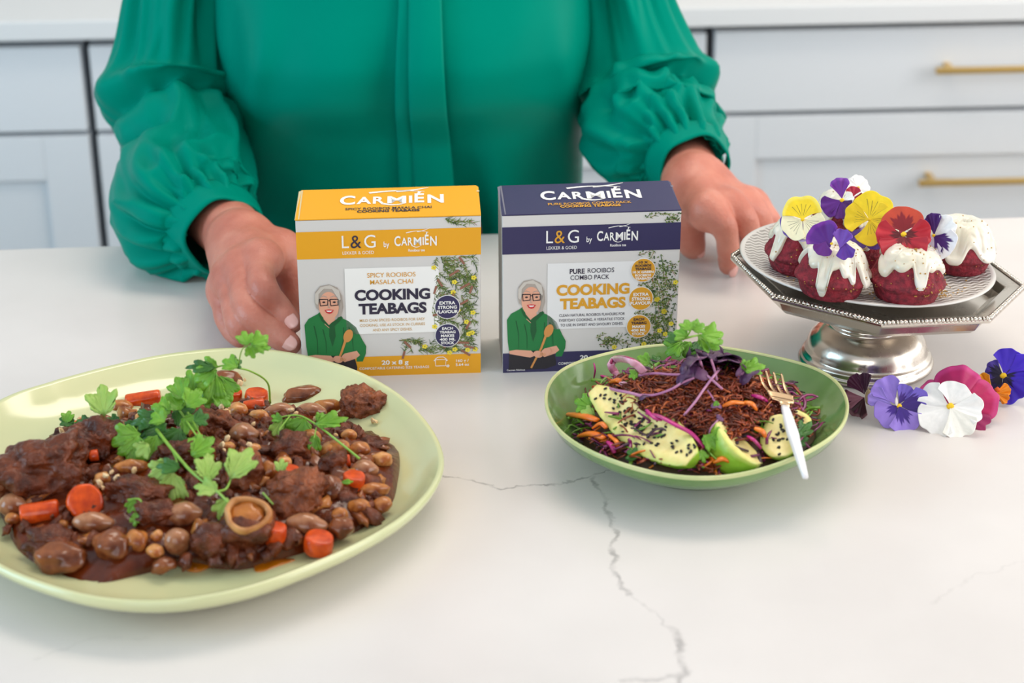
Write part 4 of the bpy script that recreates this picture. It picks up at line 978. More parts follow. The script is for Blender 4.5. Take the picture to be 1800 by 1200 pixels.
sprig('large coriander sprig with a thick stem lying across the middle of the stew',
      [[(262, 738, .012), (302, 789, .016), (338, 830, .016), (382, 864, .014), (402, 884, .012), .0013], [(302, 789, .016), (311, 812, .015), (304, 828, .012), .0008], [(382, 864, .014), (398, 858, .015), (408, 836, .015), .0009], [(338, 830, .015), (356, 826, .014), .0007]],
      [(306, 812, 262, 842, .015, 52, 'p'), (304, 828, 300, 892, .013, 60, 'p'), (400, 874, 386, 912, .012, 42, 'p'), (384, 864, 344, 852, .014, 44, 'p'), (362, 846, 368, 798, .016, 52, 'p'), (404, 842, 440, 788, .017, 62, 'p'), (336, 800, 374, 770, .016, 46, 'm'), (318, 822, 276, 818, .016, 32, 'd')], W)
sprig('coriander sprig with bright leaves bunched over the left half of the stew',
      [[(262, 738, .012), (282, 720, .020), (318, 705, .022), .0010], [(316, 722, .018), (335, 750, .016), (352, 775, .015), .0009], [(246, 740, .014), (238, 764, .012), .0007], [(330, 725, .018), (352, 764, .014), .0009]],
      [(248, 762, 198, 778, .014, 62, 'm'), (244, 764, 226, 818, .014, 56, 'm'), (276, 764, 262, 812, .014, 56, 'm'), (294, 744, 248, 770, .016, 60, 'd'), (286, 735, 230, 742, .018, 44, 'd'), (318, 722, 296, 690, .022, 58, 'm'), (322, 704, 310, 662, .028, 44, 'm'), (328, 716, 352, 684, .026, 50, 'm'), (300, 726, 268, 712, .022, 48, 'm'), (330, 770, 372, 800, .016, 60, 'm'), (318, 752, 296, 792, .014, 56, 'd'), (306, 716, 336, 742, .02, 50, 'd'), (352, 690, 384, 704, .026, 46, 'm'), (340, 690, 330, 650, .030, 40, 'm'), (290, 742, 268, 726, .02, 40, 'm'), (318, 736, 346, 752, .018, 44, 'm'), (262, 780, 240, 800, .015, 40, 'p'), (340, 740, 366, 730, .02, 36, 'd'), (256, 745, 214, 760, .014, 34, 'd')], W)
sprig('coriander sprig rising over the back rim with small round leaves at its tip',
      [[(475, 708, .006), (470, 672, .026), (440, 652, .042), (410, 645, .048), (392, 636, .052), .0008], [(418, 646, .048), (424, 618, .070), (432, 606, .078), .0005], [(400, 640, .05), (376, 650, .045), (366, 690, .03), .0007]],
      [(434, 608, 428, 582, .080, 34, 'm'), (440, 606, 470, 590, .078, 36, 'm'), (446, 604, 474, 612, .076, 32, 'm'), (438, 606, 446, 628, .074, 30, 'm'), (418, 646, 392, 632, .052, 36, 'm'), (406, 642, 424, 634, .052, 30, 'd'), (384, 644, 350, 640, .048, 34, 'm'), (380, 646, 328, 644, .048, 26, 'd'), (382, 650, 344, 668, .046, 44, 'm'), (380, 654, 362, 706, .040, 60, 'm'), (388, 660, 404, 704, .036, 52, 'm'), (376, 684, 402, 712, .028, 44, 'm'), (370, 690, 344, 700, .026, 30, 'd')], W)
sprig('pale round coriander leaf standing at the back left of the stew', [[(182, 746, .004), (184, 728, .012), .0008]], [(183, 732, 178, 676, .018, 62, 'p')], W)
sprig('two small dark coriander leaves at the back left edge of the stew', [[(150, 744, .005), (128, 742, .008), .0006]], [(130, 746, 106, 734, .010, 30, 'd'), (116, 744, 122, 722, .012, 26, 'm'), (162, 746, 134, 740, .008, 30, 'd'), (212, 746, 186, 736, .008, 30, 'd')], W)
sprig('thin coriander sprig lying over the right half of the stew',
      [[(632, 806, .010), (590, 772, .014), (556, 746, .015), (524, 730, .014), (486, 734, .012), .0009], [(556, 752, .014), (552, 770, .012), .0006], [(510, 730, .014), (490, 756, .012), .0006]],
      [(536, 734, 520, 768, .014, 52, 'm'), (512, 734, 496, 764, .013, 30, 'm'), (496, 736, 478, 768, .013, 28, 'p'), (552, 746, 608, 734, .017, 34, 'm'), (556, 740, 568, 726, .018, 20, 'm'), (554, 762, 552, 800, .013, 26, 'm'), (496, 740, 478, 730, .013, 20, 'm')], W)
sprig('small curled coriander leaf at the front of the stew', [[(225, 878, .006), (246, 878, .012), (252, 900, .006), .0007]], [(238, 878, 226, 900, .010, 26, 'm'), (240, 900, 236, 924, .007, 20, 'm')], W)
sprig('tiny coriander leaf on the upright bean in front of the mound', [[(494, 836, .006), (500, 824, .008), .0006]], [(492, 832, 496, 806, .010, 26, 'p')], W)
sprig('tiny green leaf tip on the right hand carrot piece', [], [(600, 848, 620, 846, .012, 10, 'm')], W)
sprig('short green coriander stalk leaning on the marrow bone', [[(462, 866, .010), (480, 886, .008), .0008]], [], W)
# ---------------------------------------------------------------- salad bowl
BZ = .040
bl_, br_, bt_, bb_ = P(961, 690, BZ), P(1486, 715, BZ), P(1170, 601, BZ), P(1232, 833, BZ)
bc = np.array([(bl_[0]+br_[0])/2, (bt_[1]+bb_[1])/2, 0]); BR = (np.linalg.norm(br_-bl_)/2+(bt_[1]-bb_[1])/2)/2
bowl_m = mat('bowl_glaze', (92, 132, 62), .12, c2=(122, 156, 90), nscale=14, coat=.5, bump=.08, bscale=60)
bowl = thing('salad_bowl', 'green glazed shallow bowl of beef and avocado salad in front of the navy carton', 'bowl', tuple(bc))
def brg(r, z, wob=0):
    return [(r*math.cos(a)*(1+.012*math.sin(3*a+.5)*wob), r*math.sin(a)*(1+.012*math.sin(3*a+.5)*wob), z+wob*(.0022*math.sin(2*a+2.0)+.001*math.sin(5*a))) for a in [2*math.pi*i/128 for i in range(128)]]
V, Fc = loft([brg(.002, .004), brg(.050, .0035), brg(.0525, .0005), brg(.0560, .0005), brg(.0575, .004), brg(.066, .0075), brg(.083, .0165, .4), brg(BR*.955, .030, .8), brg(BR*.995, BZ-.002, 1), brg(BR, BZ-.0003, 1), brg(BR*.994, BZ+.0009, 1), brg(BR*.977, BZ-.0006, 1), brg(BR*.93, .0305, .8), brg(.082, .0205, .4), brg(.06, .0105), brg(.04, .0082), brg(.002, .0078)])
obj('dish', V, Fc, bowl_m, bowl)
rim_m = mat('bowl_rim_glaze', (206, 208, 152), .25, c2=(188, 198, 136), nscale=40)
V, Fc = [], []
rr = [brg(BR*1.001, BZ-.0018, 1), brg(BR*1.0015, BZ+.0001, 1), brg(BR*.995, BZ+.0013, 1), brg(BR*.985, BZ+.0007, 1), brg(BR*.979, BZ-.0002, 1)]
V, Fc = loft(rr, False, False); obj('rim', V, Fc, rim_m, bowl)
SRX = .082
def smound(x, y):
    d = math.hypot((x-bc[0]-.002)/.090, (y-bc[1]+.004)/.088)
    return .020+.046*max(0, 1-d*d)**.8
def on_salad(px, py, dz=0):
    z = .03
    for _ in range(30):
        q = P(px, py, z); z = z*.5+.5*(smound(q[0], q[1])+dz)
    return P(px, py, z)
SW = on_salad
# base of dressed greens and purple cabbage under the beef (past counting)
sal = MB(); r5 = random.Random(5)
nn = 48; rings = []
for i in range(20):
    k = 1-i/19*.99; rings.append([(bc[0]+.085*k*math.cos(a)-.0, bc[1]-.002+.083*k*math.sin(a), smound(bc[0]+.085*k*math.cos(a), bc[1]+.083*k*math.sin(a))-.006+.002*nz((k*math.cos(a), k*math.sin(a), 0), 7)) for a in [2*math.pi*j/nn for j in range(nn)]])
V, Fc = loft(rings, False, True); sal.add(V, Fc, 0)
def curl(c, L, r, bend, mb, mi, seed, flat=.45, lift=.5):
    q = random.Random(seed); a = q.uniform(0, 6.283); d = np.array([math.cos(a), math.sin(a), q.uniform(-.35, .35)*lift]); s = np.array([-d[1], d[0], 0]); up = np.array([0, 0, 1.0])
    ph = q.uniform(0, 6.28); pts = [np.array(c)+d*L*(t-.5)+s*bend*math.sin(t*math.pi*1.6+ph)+up*bend*.7*math.sin(t*math.pi*1.3+ph*2) for t in [i/7 for i in range(8)]]
    V, Fc = tube(pts, [r*(.5+.5*math.sin(math.pi*(.12+.76*i/7))) for i in range(8)], 5, flat); mb.add(V, Fc, mi)
for i in range(520):
    a, k = r5.uniform(0, 6.283), math.sqrt(r5.random()); x, y = bc[0]+.086*k*math.cos(a), bc[1]+.084*k*math.sin(a)
    curl((x, y, smound(x, y)-.003+r5.uniform(-.002, .003)), r5.uniform(.012, .028), r5.uniform(.0009, .0019), r5.uniform(.002, .006), sal, r5.choice([1, 1, 2, 2, 3, 4]), i)
for i in range(260):
    a, k = r5.uniform(-2.75, -.35), r5.uniform(.80, 1.0); x, y = bc[0]+.081*k*math.cos(a), bc[1]+.081*k*math.sin(a)
    curl((x, y, .0225+.010*(k-.8)/.2+r5.uniform(0, .005)), r5.uniform(.012, .026), r5.uniform(.0009, .0018), r5.uniform(.002, .006), sal, r5.choice([1, 2, 4, 4, 4, 5]), 3000+i)
shred = {'bed': mat('salad_bed', (78, 52, 34), .5), 'purple': mat('purple_cabbage', (104, 24, 78), .3, c2=(150, 36, 104), nscale=60, coat=.3), 'dark': mat('dark_cabbage', (58, 24, 50), .35, coat=.3), 'lett': mat('salad_leaf_green', (104, 150, 40), .35, coat=.2), 'orng': mat('raw_carrot', (238, 132, 34), .32, c2=(224, 108, 22), nscale=80, coat=.2),
         'beef': mat('pulled_beef', (150, 64, 32), .38, c2=(108, 40, 20), nscale=90, coat=.1), 'beef2': mat('pulled_beef_dark', (92, 38, 22), .4, coat=.1), 'beef3': mat('pulled_beef_light', (190, 98, 50), .4, coat=.1)}
o = sal.build('shredded_salad', None, None, True, [shred['bed'], shred['purple'], shred['lett'], shred['dark'], shred['beef'], shred['orng']]); tag(o, 'shredded purple cabbage and greens filling the bowl under the beef', 'salad', kind='stuff')
bf = MB()
poly = [(1000, 690), (1035, 655), (1080, 640), (1150, 645), (1180, 628), (1240, 620), (1300, 640), (1345, 665), (1385, 700), (1410, 730), (1395, 760), (1340, 735), (1300, 760), (1255, 775), (1225, 750), (1170, 735), (1120, 715), (1060, 690), (1030, 700)]
def inpoly(x, y):
    c = False; n = len(poly)
    for i in range(n):
        (x1, y1), (x2, y2) = poly[i], poly[i-1]
        if (y1 > y) != (y2 > y) and x < (x2-x1)*(y-y1)/(y2-y1)+x1: c = not c
    return c
k = 0
while k < 2600:
    px, py = r5.uniform(990, 1420), r5.uniform(620, 785)
    if not inpoly(px, py): continue
    q = SW(px, py, r5.uniform(-.001, .0045)); curl(q, r5.uniform(.006, .017), r5.uniform(.0004, .0010), r5.uniform(.001, .004), bf, r5.choice([0, 0, 0, 1, 1, 2]), 1000+k, .8, 1.4); k += 1
o = bf.build('pulled_beef', None, None, True, [shred['beef'], shred['beef2'], shred['beef3']]); tag(o, 'heap of reddish brown shredded beef in the middle of the green bowl', 'meat', kind='stuff')

# avocado slices --------------------------------------------------
avo = bpy.data.materials.new('avocado_flesh'); avo.use_nodes = True
def _avo():
    nt = avo.node_tree; N = nt.nodes; L = nt.links; b = N['Principled BSDF']; b.inputs['Roughness'].default_value = .38; b.inputs['Subsurface Weight'].default_value = .15; b.inputs['Subsurface Scale'].default_value = .003
    a = N.new('ShaderNodeVertexColor'); a.layer_name = 'Col'; tc = N.new('ShaderNodeTexCoord'); n = N.new('ShaderNodeTexNoise'); n.inputs['Scale'].default_value = 130; n.inputs['Detail'].default_value = 4; L.new(tc.outputs['Object'], n.inputs['Vector'])
    m = N.new('ShaderNodeMix'); m.data_type = 'RGBA'; m.blend_type = 'MULTIPLY'; r = N.new('ShaderNodeValToRGB'); r.color_ramp.elements[0].color = (.92, .86, .72, 1); r.color_ramp.elements[0].position = .3; r.color_ramp.elements[1].position = .6
    L.new(n.outputs['Fac'], r.inputs['Fac']); m.inputs['Factor'].default_value = 1; L.new(a.outputs[0], m.inputs['A']); L.new(r.outputs[0], m.inputs['B']); L.new(m.outputs['Result'], b.inputs['Base Color'])
    bp = N.new('ShaderNodeBump'); bp.inputs['Strength'].default_value = .3; bp.inputs['Distance'].default_value = .002; L.new(n.outputs['Fac'], bp.inputs['Height']); L.new(bp.outputs[0], b.inputs['Normal'])
_avo()
seed_m = mat('black_sesame', (20, 18, 22), .35)
def avocado(label, p0, p1, lift0, lift1, wid, thick, up, seeds, skinside=False, seed=0):
    """wedge lying from p0 to p1 (photo positions on the salad), flat cut face towards 'up'"""
    a, b = SW(p0[0], p0[1], lift0), SW(p1[0], p1[1], lift1); c = (a+b)/2; d = b-a; L = np.linalg.norm(d); d = d/L
    up = np.array(up, float); up -= d*np.dot(up, d); up /= np.linalg.norm(up); s = np.cross(d, up)
    t = thing('avocado_slice', label, 'avocado', tuple(c), group='avocado slices in the green bowl'); V = []; C = []; rings = []
    n, m = 40, 36
    for i in range(n+1):
        u = i/n; w = wid*(math.sin(math.pi*min(1, max(0, .04+.92*u)))**.55)*(.82+.30*u); ring = []
        sag = -.10*L*math.sin(math.pi*u)
        for j in range(m):
            th_ = 2*math.pi*j/m; x = math.cos(th_)*w/2; y = math.sin(th_)
            if skinside: zz = (thick*y if y > 0 else thick*.35*y)*math.sin(math.pi*(.06+.88*u))**.5; flat = y < .05
            else:
                zz = (thick*.12*y if y > 0 else thick*y)*math.sin(math.pi*(.06+.88*u))**.5; flat = y > -.05
                zz -= .18*thick*max(0, 1-(abs(x)/(w*.30+1e-6))**2)*(y > 0)*math.sin(math.pi*u)
            q = d*(L*(u-.5))+s*x+up*(zz+(-sag if skinside else sag)*.35)
            q = q+.0006*np.array([nz(q, 170, seed), nz(q, 170, seed+1), nz(q, 170, seed+2)]); ring.append(q)
            e = min(1, abs(x)/(w/2+1e-9))
            if not flat: col = lin((150, 192, 58)) if not skinside else lin((164, 200, 62))
            else:
                k = e**3; A_, B_ = np.array(lin((248, 230, 160))), np.array(lin((206, 216, 116))); col = tuple(A_*(1-k)+B_*k)
            C.append(col)
        rings.append(ring)
    V, Fc = loft(rings); obj('flesh', V, Fc, avo, t, cols=C)
    if seeds:
        sm = MB(); r = random.Random(seed)
        for _ in range(seeds):
            u = min(.96, max(.08, r.gauss(.5, .24))); x = r.gauss(-.02, .12)*wid
            w = wid*(math.sin(math.pi*(.04+.92*u))**.55)*(.82+.3*u); x = max(-w*.42, min(w*.42, x))
            e = abs(x)/(w*.30); zz = thick*.12*math.sqrt(max(0, 1-(2*x/w)**2))*math.sin(math.pi*(.06+.88*u))**.5-.18*thick*max(0, 1-e*e)*math.sin(math.pi*u)-.10*L*math.sin(math.pi*u)*.35
            q = d*(L*(u-.5))+s*x+up*(zz+.0006); an = r.uniform(0, 3.14)
            R_ = np.stack([d*math.cos(an)+s*math.sin(an), -d*math.sin(an)+s*math.cos(an), up], 1); V2, F2 = ico(1); sm.add([q+R_ @ (v*np.array([.0016, .0010, .0006])) for v in V2], F2)
        o = sm.build('sesame_seeds', seed_m, t); o['kind'] = 'stuff'
    return t
avocado('long avocado wedge strewn with black sesame across the front left of the salad', (1042, 684), (1216, 806), .017, .019, .036, .018, (-.16, -.66, .72), 80, False, 3)
avocado('bright green rounded avocado piece, skin side up, at the front of the salad', (1262, 742), (1336, 816), .008, .012, .030, .024, (.84, -.30, .42), 0, False, 5)
avocado('short avocado wedge with sesame seeds beside the fork handle', (1364, 730), (1374, 802), .008, .014, .027, .012, (-.2, -.6, .75), 16, False, 7)
avocado('small avocado end with sesame seeds behind the fork handle', (1396, 722), (1412, 756), .006, .006, .018, .010, (.1, -.6, .75), 10, False, 9)
# carrot ribbons, cabbage shreds, onion ----------------------------
def ribbon(name, label, cat, pts, r, m, flat=.5, group=None, where=SW, n=26, taper=.35):
    p = [np.array(q) for q in spline([where(*a) for a in pts], n)]; c = p[len(p)//2]
    V, Fc = tube([q-c for q in p], [r*(1-taper*abs(2*i/(n-1)-1)**3) for i in range(n)], 8, flat); o = obj(name, V, Fc, m); o.location = tuple(c); return tag(o, label, cat, group)
CRB = [([(998, 728, .006), (1026, 731, .010), (1050, 738, .008)], .0036, 'thick carrot ribbon at the left rim of the salad, upper of two'), ([(1018, 766, .006), (1040, 762, .009), (1062, 770, .008)], .0034, 'thick carrot ribbon at the left rim of the salad, lower of two'),
       ([(1042, 752, .006), (1056, 744, .008), (1066, 752, .006)], .0022, 'short carrot curl between the two thick ribbons on the left'), ([(1270, 714, .006), (1288, 707, .010), (1308, 708, .008)], .0024, 'carrot curl in the beef at the right, left of two'),
       ([(1308, 706, .008), (1322, 710, .010), (1330, 720, .006)], .0024, 'carrot curl in the beef at the right, right of two'), ([(1074, 672, .004), (1086, 668, .007), (1096, 672, .004)], .0032, 'small carrot piece behind the long avocado wedge'),
       ([(1254, 812, .008), (1270, 806, .012), (1284, 812, .008)], .0028, 'small carrot piece at the front rim of the salad'), ([(1326, 752, .006), (1340, 758, .008), (1346, 768, .006)], .0026, 'yellow-orange carrot shred beside the short avocado wedge'), ([(1070, 764, .004), (1084, 776, .008), (1086, 790, .004)], .0018, 'thin carrot shred under the long avocado wedge')]
for pts, r, lab in CRB: ribbon('carrot_ribbon', lab, 'carrot', pts, r, shred['orng'], .55, 'carrot ribbons in the salad')
mag = mat('magenta_cabbage', (196, 28, 128), .28, c2=(160, 20, 100), nscale=60, coat=.3)
CBB = [([(1136, 726, .012), (1160, 732, .014), (1190, 748, .014), (1216, 762, .012), (1238, 786, .008)], .0019, 'long magenta cabbage shred beside the long avocado wedge'), ([(1136, 720, .012), (1150, 734, .014), (1164, 738, .012)], .0016, 'short magenta cabbage shred on the avocado edge'), ([(1056, 660, .008), (1070, 664, .012), (1086, 668, .008)], .0017, 'magenta cabbage shred at the back left of the salad'),
       ([(1314, 766, .006), (1326, 774, .010), (1338, 788, .006)], .0015, 'magenta cabbage shred between the two avocado pieces'), ([(1322, 694, .006), (1336, 698, .010), (1348, 704, .006)], .0020, 'magenta cabbage shred in the beef at the fork tines'), ([(1068, 776, .008), (1076, 784, .011), (1080, 796, .008)], .0020, 'magenta cabbage shred at the front left rim'), ([(1044, 664, .01), (1046, 650, .018), (1044, 638, .022)], .0012, 'thin magenta stalk standing at the back left rim')]
for pts, r, lab in CBB: ribbon('cabbage_shred', lab, 'cabbage', pts, r, mag, .6, 'magenta cabbage shreds in the salad')
on_m = mat('red_onion_flesh', (236, 186, 206), .25, c2=(214, 130, 168), nscale=40, coat=.4, sss=.2)
ro = thing('red_onion_ring', 'curved slice of red onion standing at the back left of the salad', 'onion', tuple(SW(1085, 650, .01)))
b0 = np.array(ro.location); pts = spline([SW(1096, 674, .006), SW(1084, 658, .012), SW(1074, 642, .020), SW(1082, 632, .024), SW(1102, 633, .024), SW(1120, 642, .020), SW(1132, 654, .012)], 30)
V, Fc = tube([p-b0 for p in pts], [.0030]*30, 8, .45); obj('onion_flesh', V, Fc, on_m, ro)
V, Fc = tube([p-b0+np.array([0, .0004, .0016]) for p in pts[9:]], .0018, 8, .6); obj('onion_skin', V, Fc, mat('onion_skin', (170, 24, 90), .25, coat=.4), ro)
# microgreens -------------------------------------------------------
mg_s = mat('microgreen_stem', (196, 138, 172), .35, c2=(168, 108, 150), nscale=60, sss=.2); mg_l = mat('microgreen_leaf', (62, 34, 66), .45, c2=(86, 54, 92), nscale=60); mg_l2 = mat('microgreen_leaf_mauve', (128, 84, 120), .45, c2=(98, 60, 96), nscale=60)
def micro(label, pts, lv, r=.0009):
    p = [np.array(q) for q in spline([SW(*a) for a in pts], 24)]; b = p[0]; t = thing('microgreen_sprout', label, 'sprout', tuple(b), group='purple microgreens on the beef')
    V, Fc = tube([q-b for q in p], [r]*24, 7); obj('stem', V, Fc, mg_s, t)
    for (dx, dy, sz, mm) in lv:
        e = pts[-1]; a = np.array(SW(e[0], e[1], e[2])); c = np.array(SW(e[0]+dx, e[1]+dy, e[2]+.002)); L = max(np.linalg.norm(c-a), 1e-4)
        V = [(0, 0, 0)]; n = 20; Fl = []
        for i in range(n+1):
            th_ = -2.6+5.2*i/n; V.append((math.sin(th_)*.62, .5+.5*math.cos(th_)-.16*math.exp(-(th_/.35)**2), .12*math.cos(2*th_)))
        for i in range(n): Fl.append((0, i+1, i+2))
        V = [np.array(v)*np.array([sz, L*1.15, sz]) for v in V]; up = toC(a)*.6+np.array([rnd.uniform(-.5, .5), 0, .6])
        o = obj('leaf', [q-b for q in orient(V, a, c-a, up)], Fl, [mg_l, mg_l2][mm], t); o.modifiers.new('t', 'SOLIDIFY').thickness = .0005
    return t
micro('long crossing purple sprout lying down the front of the beef', [(1202, 730, .006), (1222, 706, .010), (1240, 680, .012), (1262, 652, .012), (1278, 638, .014)], [(8, -12, .012, 1), (22, 4, .012, 1)])
micro('short purple sprout crossing the long one at the top of the beef', [(1270, 684, .008), (1248, 664, .012), (1226, 646, .014)], [(-22, -10, .014, 0), (-8, -18, .013, 0)])
micro('purple sprout arching over the middle of the beef', [(1126, 694, .008), (1150, 694, .010), (1180, 684, .012), (1200, 672, .012), (1220, 664, .012)], [(14, -14, .012, 1), (-14, -8, .013, 0)])
micro('purple sprout lying across the back left of the beef', [(1122, 660, .006), (1150, 656, .010), (1178, 658, .012), (1196, 658, .012)], [(14, -6, .011, 0), (10, 10, .010, 0)])
micro('purple sprout curving along the top edge of the long avocado wedge', [(1064, 680, .010), (1084, 686, .012), (1106, 690, .012), (1128, 696, .010)], [(8, 4, .006, 0)], .0011)
micro('thin purple sprout upright at the top of the heap', [(1260, 668, .008), (1256, 650, .014), (1250, 632, .018)], [(-14, -10, .014, 0), (12, -10, .014, 0)])
micro('dark purple leaf cluster crowning the heap on the left', [(1236, 650, .008), (1230, 632, .016), (1226, 622, .020)], [(-16, -6, .015, 0), (14, -6, .015, 0), (0, 16, .014, 1)])
micro('dark purple leaf cluster crowning the heap on the right', [(1262, 648, .010), (1268, 632, .016), (1272, 624, .018)], [(-18, -4, .014, 0), (16, 4, .014, 0), (8, 14, .016, 1)])
micro('dark purple leaf pair at the right shoulder of the beef', [(1296, 668, .006), (1302, 660, .010), (1308, 654, .012)], [(14, -8, .014, 0), (16, 10, .014, 0), (-10, -8, .01, 1)])
micro('short pale stem with a small leaf at the right of the beef', [(1244, 686, .008), (1252, 698, .010), (1258, 708, .008)], [(2, 10, .006, 1)], .0006)
micro('thin curled stem at the foot of the beef heap', [(1246, 766, .004), (1250, 752, .010), (1262, 738, .010)], [(6, -6, .005, 1)], .0006)
# coriander on the salad
sprig('leafy coriander bunch standing behind the beef in the green bowl', [[(1152, 620, .012), (1180, 604, .024), (1206, 594, .034), (1232, 588, .038), .0011], [(1206, 594, .034), (1214, 580, .044), (1216, 570, .050), .0007]],
      [(1232, 590, 1270, 586, .040, 46, 'm'), (1226, 590, 1262, 612, .036, 44, 'm'), (1212, 582, 1206, 562, .050, 34, 'm'), (1216, 580, 1238, 570, .048, 30, 'm'), (1208, 592, 1186, 582, .038, 34, 'm'), (1190, 602, 1176, 584, .032, 30, 'd'), (1200, 600, 1172, 622, .028, 46, 'm'), (1214, 600, 1204, 626, .028, 40, 'm'), (1228, 598, 1232, 622, .030, 40, 'd'), (1240, 602, 1270, 600, .034, 36, 'm')], SW)
sprig('coriander leaf spreading at the right shoulder of the beef', [[(1290, 650, .008), (1312, 648, .012), .0007]], [(1306, 650, 1344, 642, .014, 36, 'm'), (1310, 650, 1334, 660, .011, 24, 'm'), (1302, 648, 1318, 634, .014, 20, 'm')], SW)
sprig('light green herb leaf at the back left of the salad', [[(1150, 645, .006), (1140, 636, .014), .0007]], [(1142, 640, 1122, 626, .016, 30, 'm'), (1148, 640, 1160, 626, .014, 24, 'd'), (1122, 656, 1106, 662, .012, 20, 'm')], SW)
sprig('small green leaves between the avocado wedge and the beef front', [], [(1236, 764, 1262, 790, .012, 34, 'm'), (1250, 768, 1276, 758, .012, 26, 'm'), (1232, 790, 1238, 812, .010, 22, 'm'), (1258, 704, 1260, 716, .012, 12, 'm')], SW)
sprig('green salad leaf at the left rim under the long avocado wedge', [], [(1040, 716, 1012, 704, .004, 40, 'm'), (1046, 730, 1022, 722, .003, 30, 'p')], SW)
sprig('green salad leaves tucked under the avocado at the right rim', [], [(1396, 770, 1426, 742, .004, 34, 'd'), (1390, 776, 1420, 770, .002, 30, 'd'), (1120, 806, 1104, 792, .004, 30, 'd')], SW)
# fork ---------------------------------------------------------------
fk_gold = mat('fork_gold', (224, 190, 150), .22, metal=1); fk_wh = mat('fork_handle_white', (236, 234, 236), .28, coat=.4)
e = P(1416, 839, .0395); nk = P(1379, 713, .0555); dF = (nk-e); LF = np.linalg.norm(dF); dF /= LF
tipc = P(1355, 650, .0700); dT = (tipc-nk); LT = np.linalg.norm(dT); dT /= LT; sF = np.cross(dF, (0, 0, 1)); sF /= np.linalg.norm(sF); sF = sF*.93+np.array([0, 0, .0])-np.array([0, .0, .25]); sF /= np.linalg.norm(sF)
fork = thing('fork', 'gold fork with a white handle resting across the bowl rim', 'fork', tuple(nk)); upF = np.cross(sF, dF)
def prof(path, wds, ths):
    rings = []
    for q, w_, h_, in zip(path, wds, ths):
        rings.append([np.array(q)+sF*(w_/2*math.copysign(abs(math.cos(a))**.6, math.cos(a)))+upF*(h_/2*math.copysign(abs(math.sin(a))**.6, math.sin(a))) for a in [2*math.pi*i/20 for i in range(20)]])
    return loft(rings)
ts = [i/14 for i in range(15)]
V, Fc = prof([-dF*LF*(1-t) for t in ts], [.0022+.0052*math.sin(math.pi*min(1, t*.62+.06))**.8+(.001 if t > .5 else 0)-.0022*max(0, (t-.6)/.4) for t in ts], [.0018+.0034*math.sin(math.pi*(.1+.72*t)) for t in ts]); obj('handle', V, Fc, fk_wh, fork)
V, Fc = prof([dF*(-.0015), dF*.001, dF*.0035, dT*LT*.12, dT*LT*.2], [.0066, .0076, .009, .0155, .0178], [.004, .0038, .003, .002, .0016])
hd_ = MB(); hd_.add(V, Fc)
V, Fc = prof([dT*LT*(.18+.16*t) for t in ts], [.0176+.0012*t for t in ts], [.0016]*15); hd_.add(V, Fc); hd_.build('fork_head', fk_gold, fork)
for k in range(4):
    off = (k-1.5)*.0051; pts = [dT*LT*(.30+.72*t)+sF*off*(1+.12*t)-upF*(.0035*math.sin(math.pi*t*.8)) for t in ts]; V, Fc = prof(pts, [.0034*(1-.62*t) for t in ts], [.0016]*15); obj('tine', V, Fc, fk_gold, fork)
# ---------------------------------------------------------------- silver cake stand
silver = bpy.data.materials.new('old_silver'); silver.use_nodes = True
def _silver():
    nt = silver.node_tree; N = nt.nodes; L = nt.links; b = N['Principled BSDF']; b.inputs['Metallic'].default_value = 1; b.inputs['Base Color'].default_value = lin((214, 206, 196))
    tc = N.new('ShaderNodeTexCoord'); n = N.new('ShaderNodeTexNoise'); n.inputs['Scale'].default_value = 28; n.inputs['Detail'].default_value = 7; L.new(tc.outputs['Object'], n.inputs['Vector'])
    m = N.new('ShaderNodeMapRange'); m.inputs[1].default_value = .3; m.inputs[2].default_value = .75; m.inputs[3].default_value = .10; m.inputs[4].default_value = .36; L.new(n.outputs['Fac'], m.inputs[0]); L.new(m.outputs[0], b.inputs['Roughness'])
    bp = N.new('ShaderNodeBump'); bp.inputs['Strength'].default_value = .10; bp.inputs['Distance'].default_value = .002; L.new(n.outputs['Fac'], bp.inputs['Height']); L.new(bp.outputs[0], b.inputs['Normal'])
_silver()
tarn = mat('tarnished_silver', (120, 112, 104), .42, metal=1)
sb_ = P(1521, 637, 0); sb_[2] = 0
stand = thing('cake_stand', 'old silver octagonal cake stand with a beaded edge on a round foot', 'cake stand', tuple(sb_))
V, Fc = lathe([(.001, .0006), (.0505, .0006), (.0522, .0018), (.0525, .0038), (.0512, .0056), (.0502, .0062), (.0506, .0080), (.0494, .0098), (.0478, .0106), (.0470, .0125), (.0466, .0150), (.0455, .0195), (.0425, .0245), (.0375, .0290), (.0325, .0318), (.0300, .0330), (.0296, .0345), (.0302, .0358), (.0296, .0372), (.0280, .0382), (.0262, .0400), (.0254, .0425), (.0258, .0470), (.0280, .0515), (.0320, .0535), (.001, .0540)], 96)
obj('foot', V, Fc, silver, stand)
TILT = math.radians(4.3); TZ = .0695
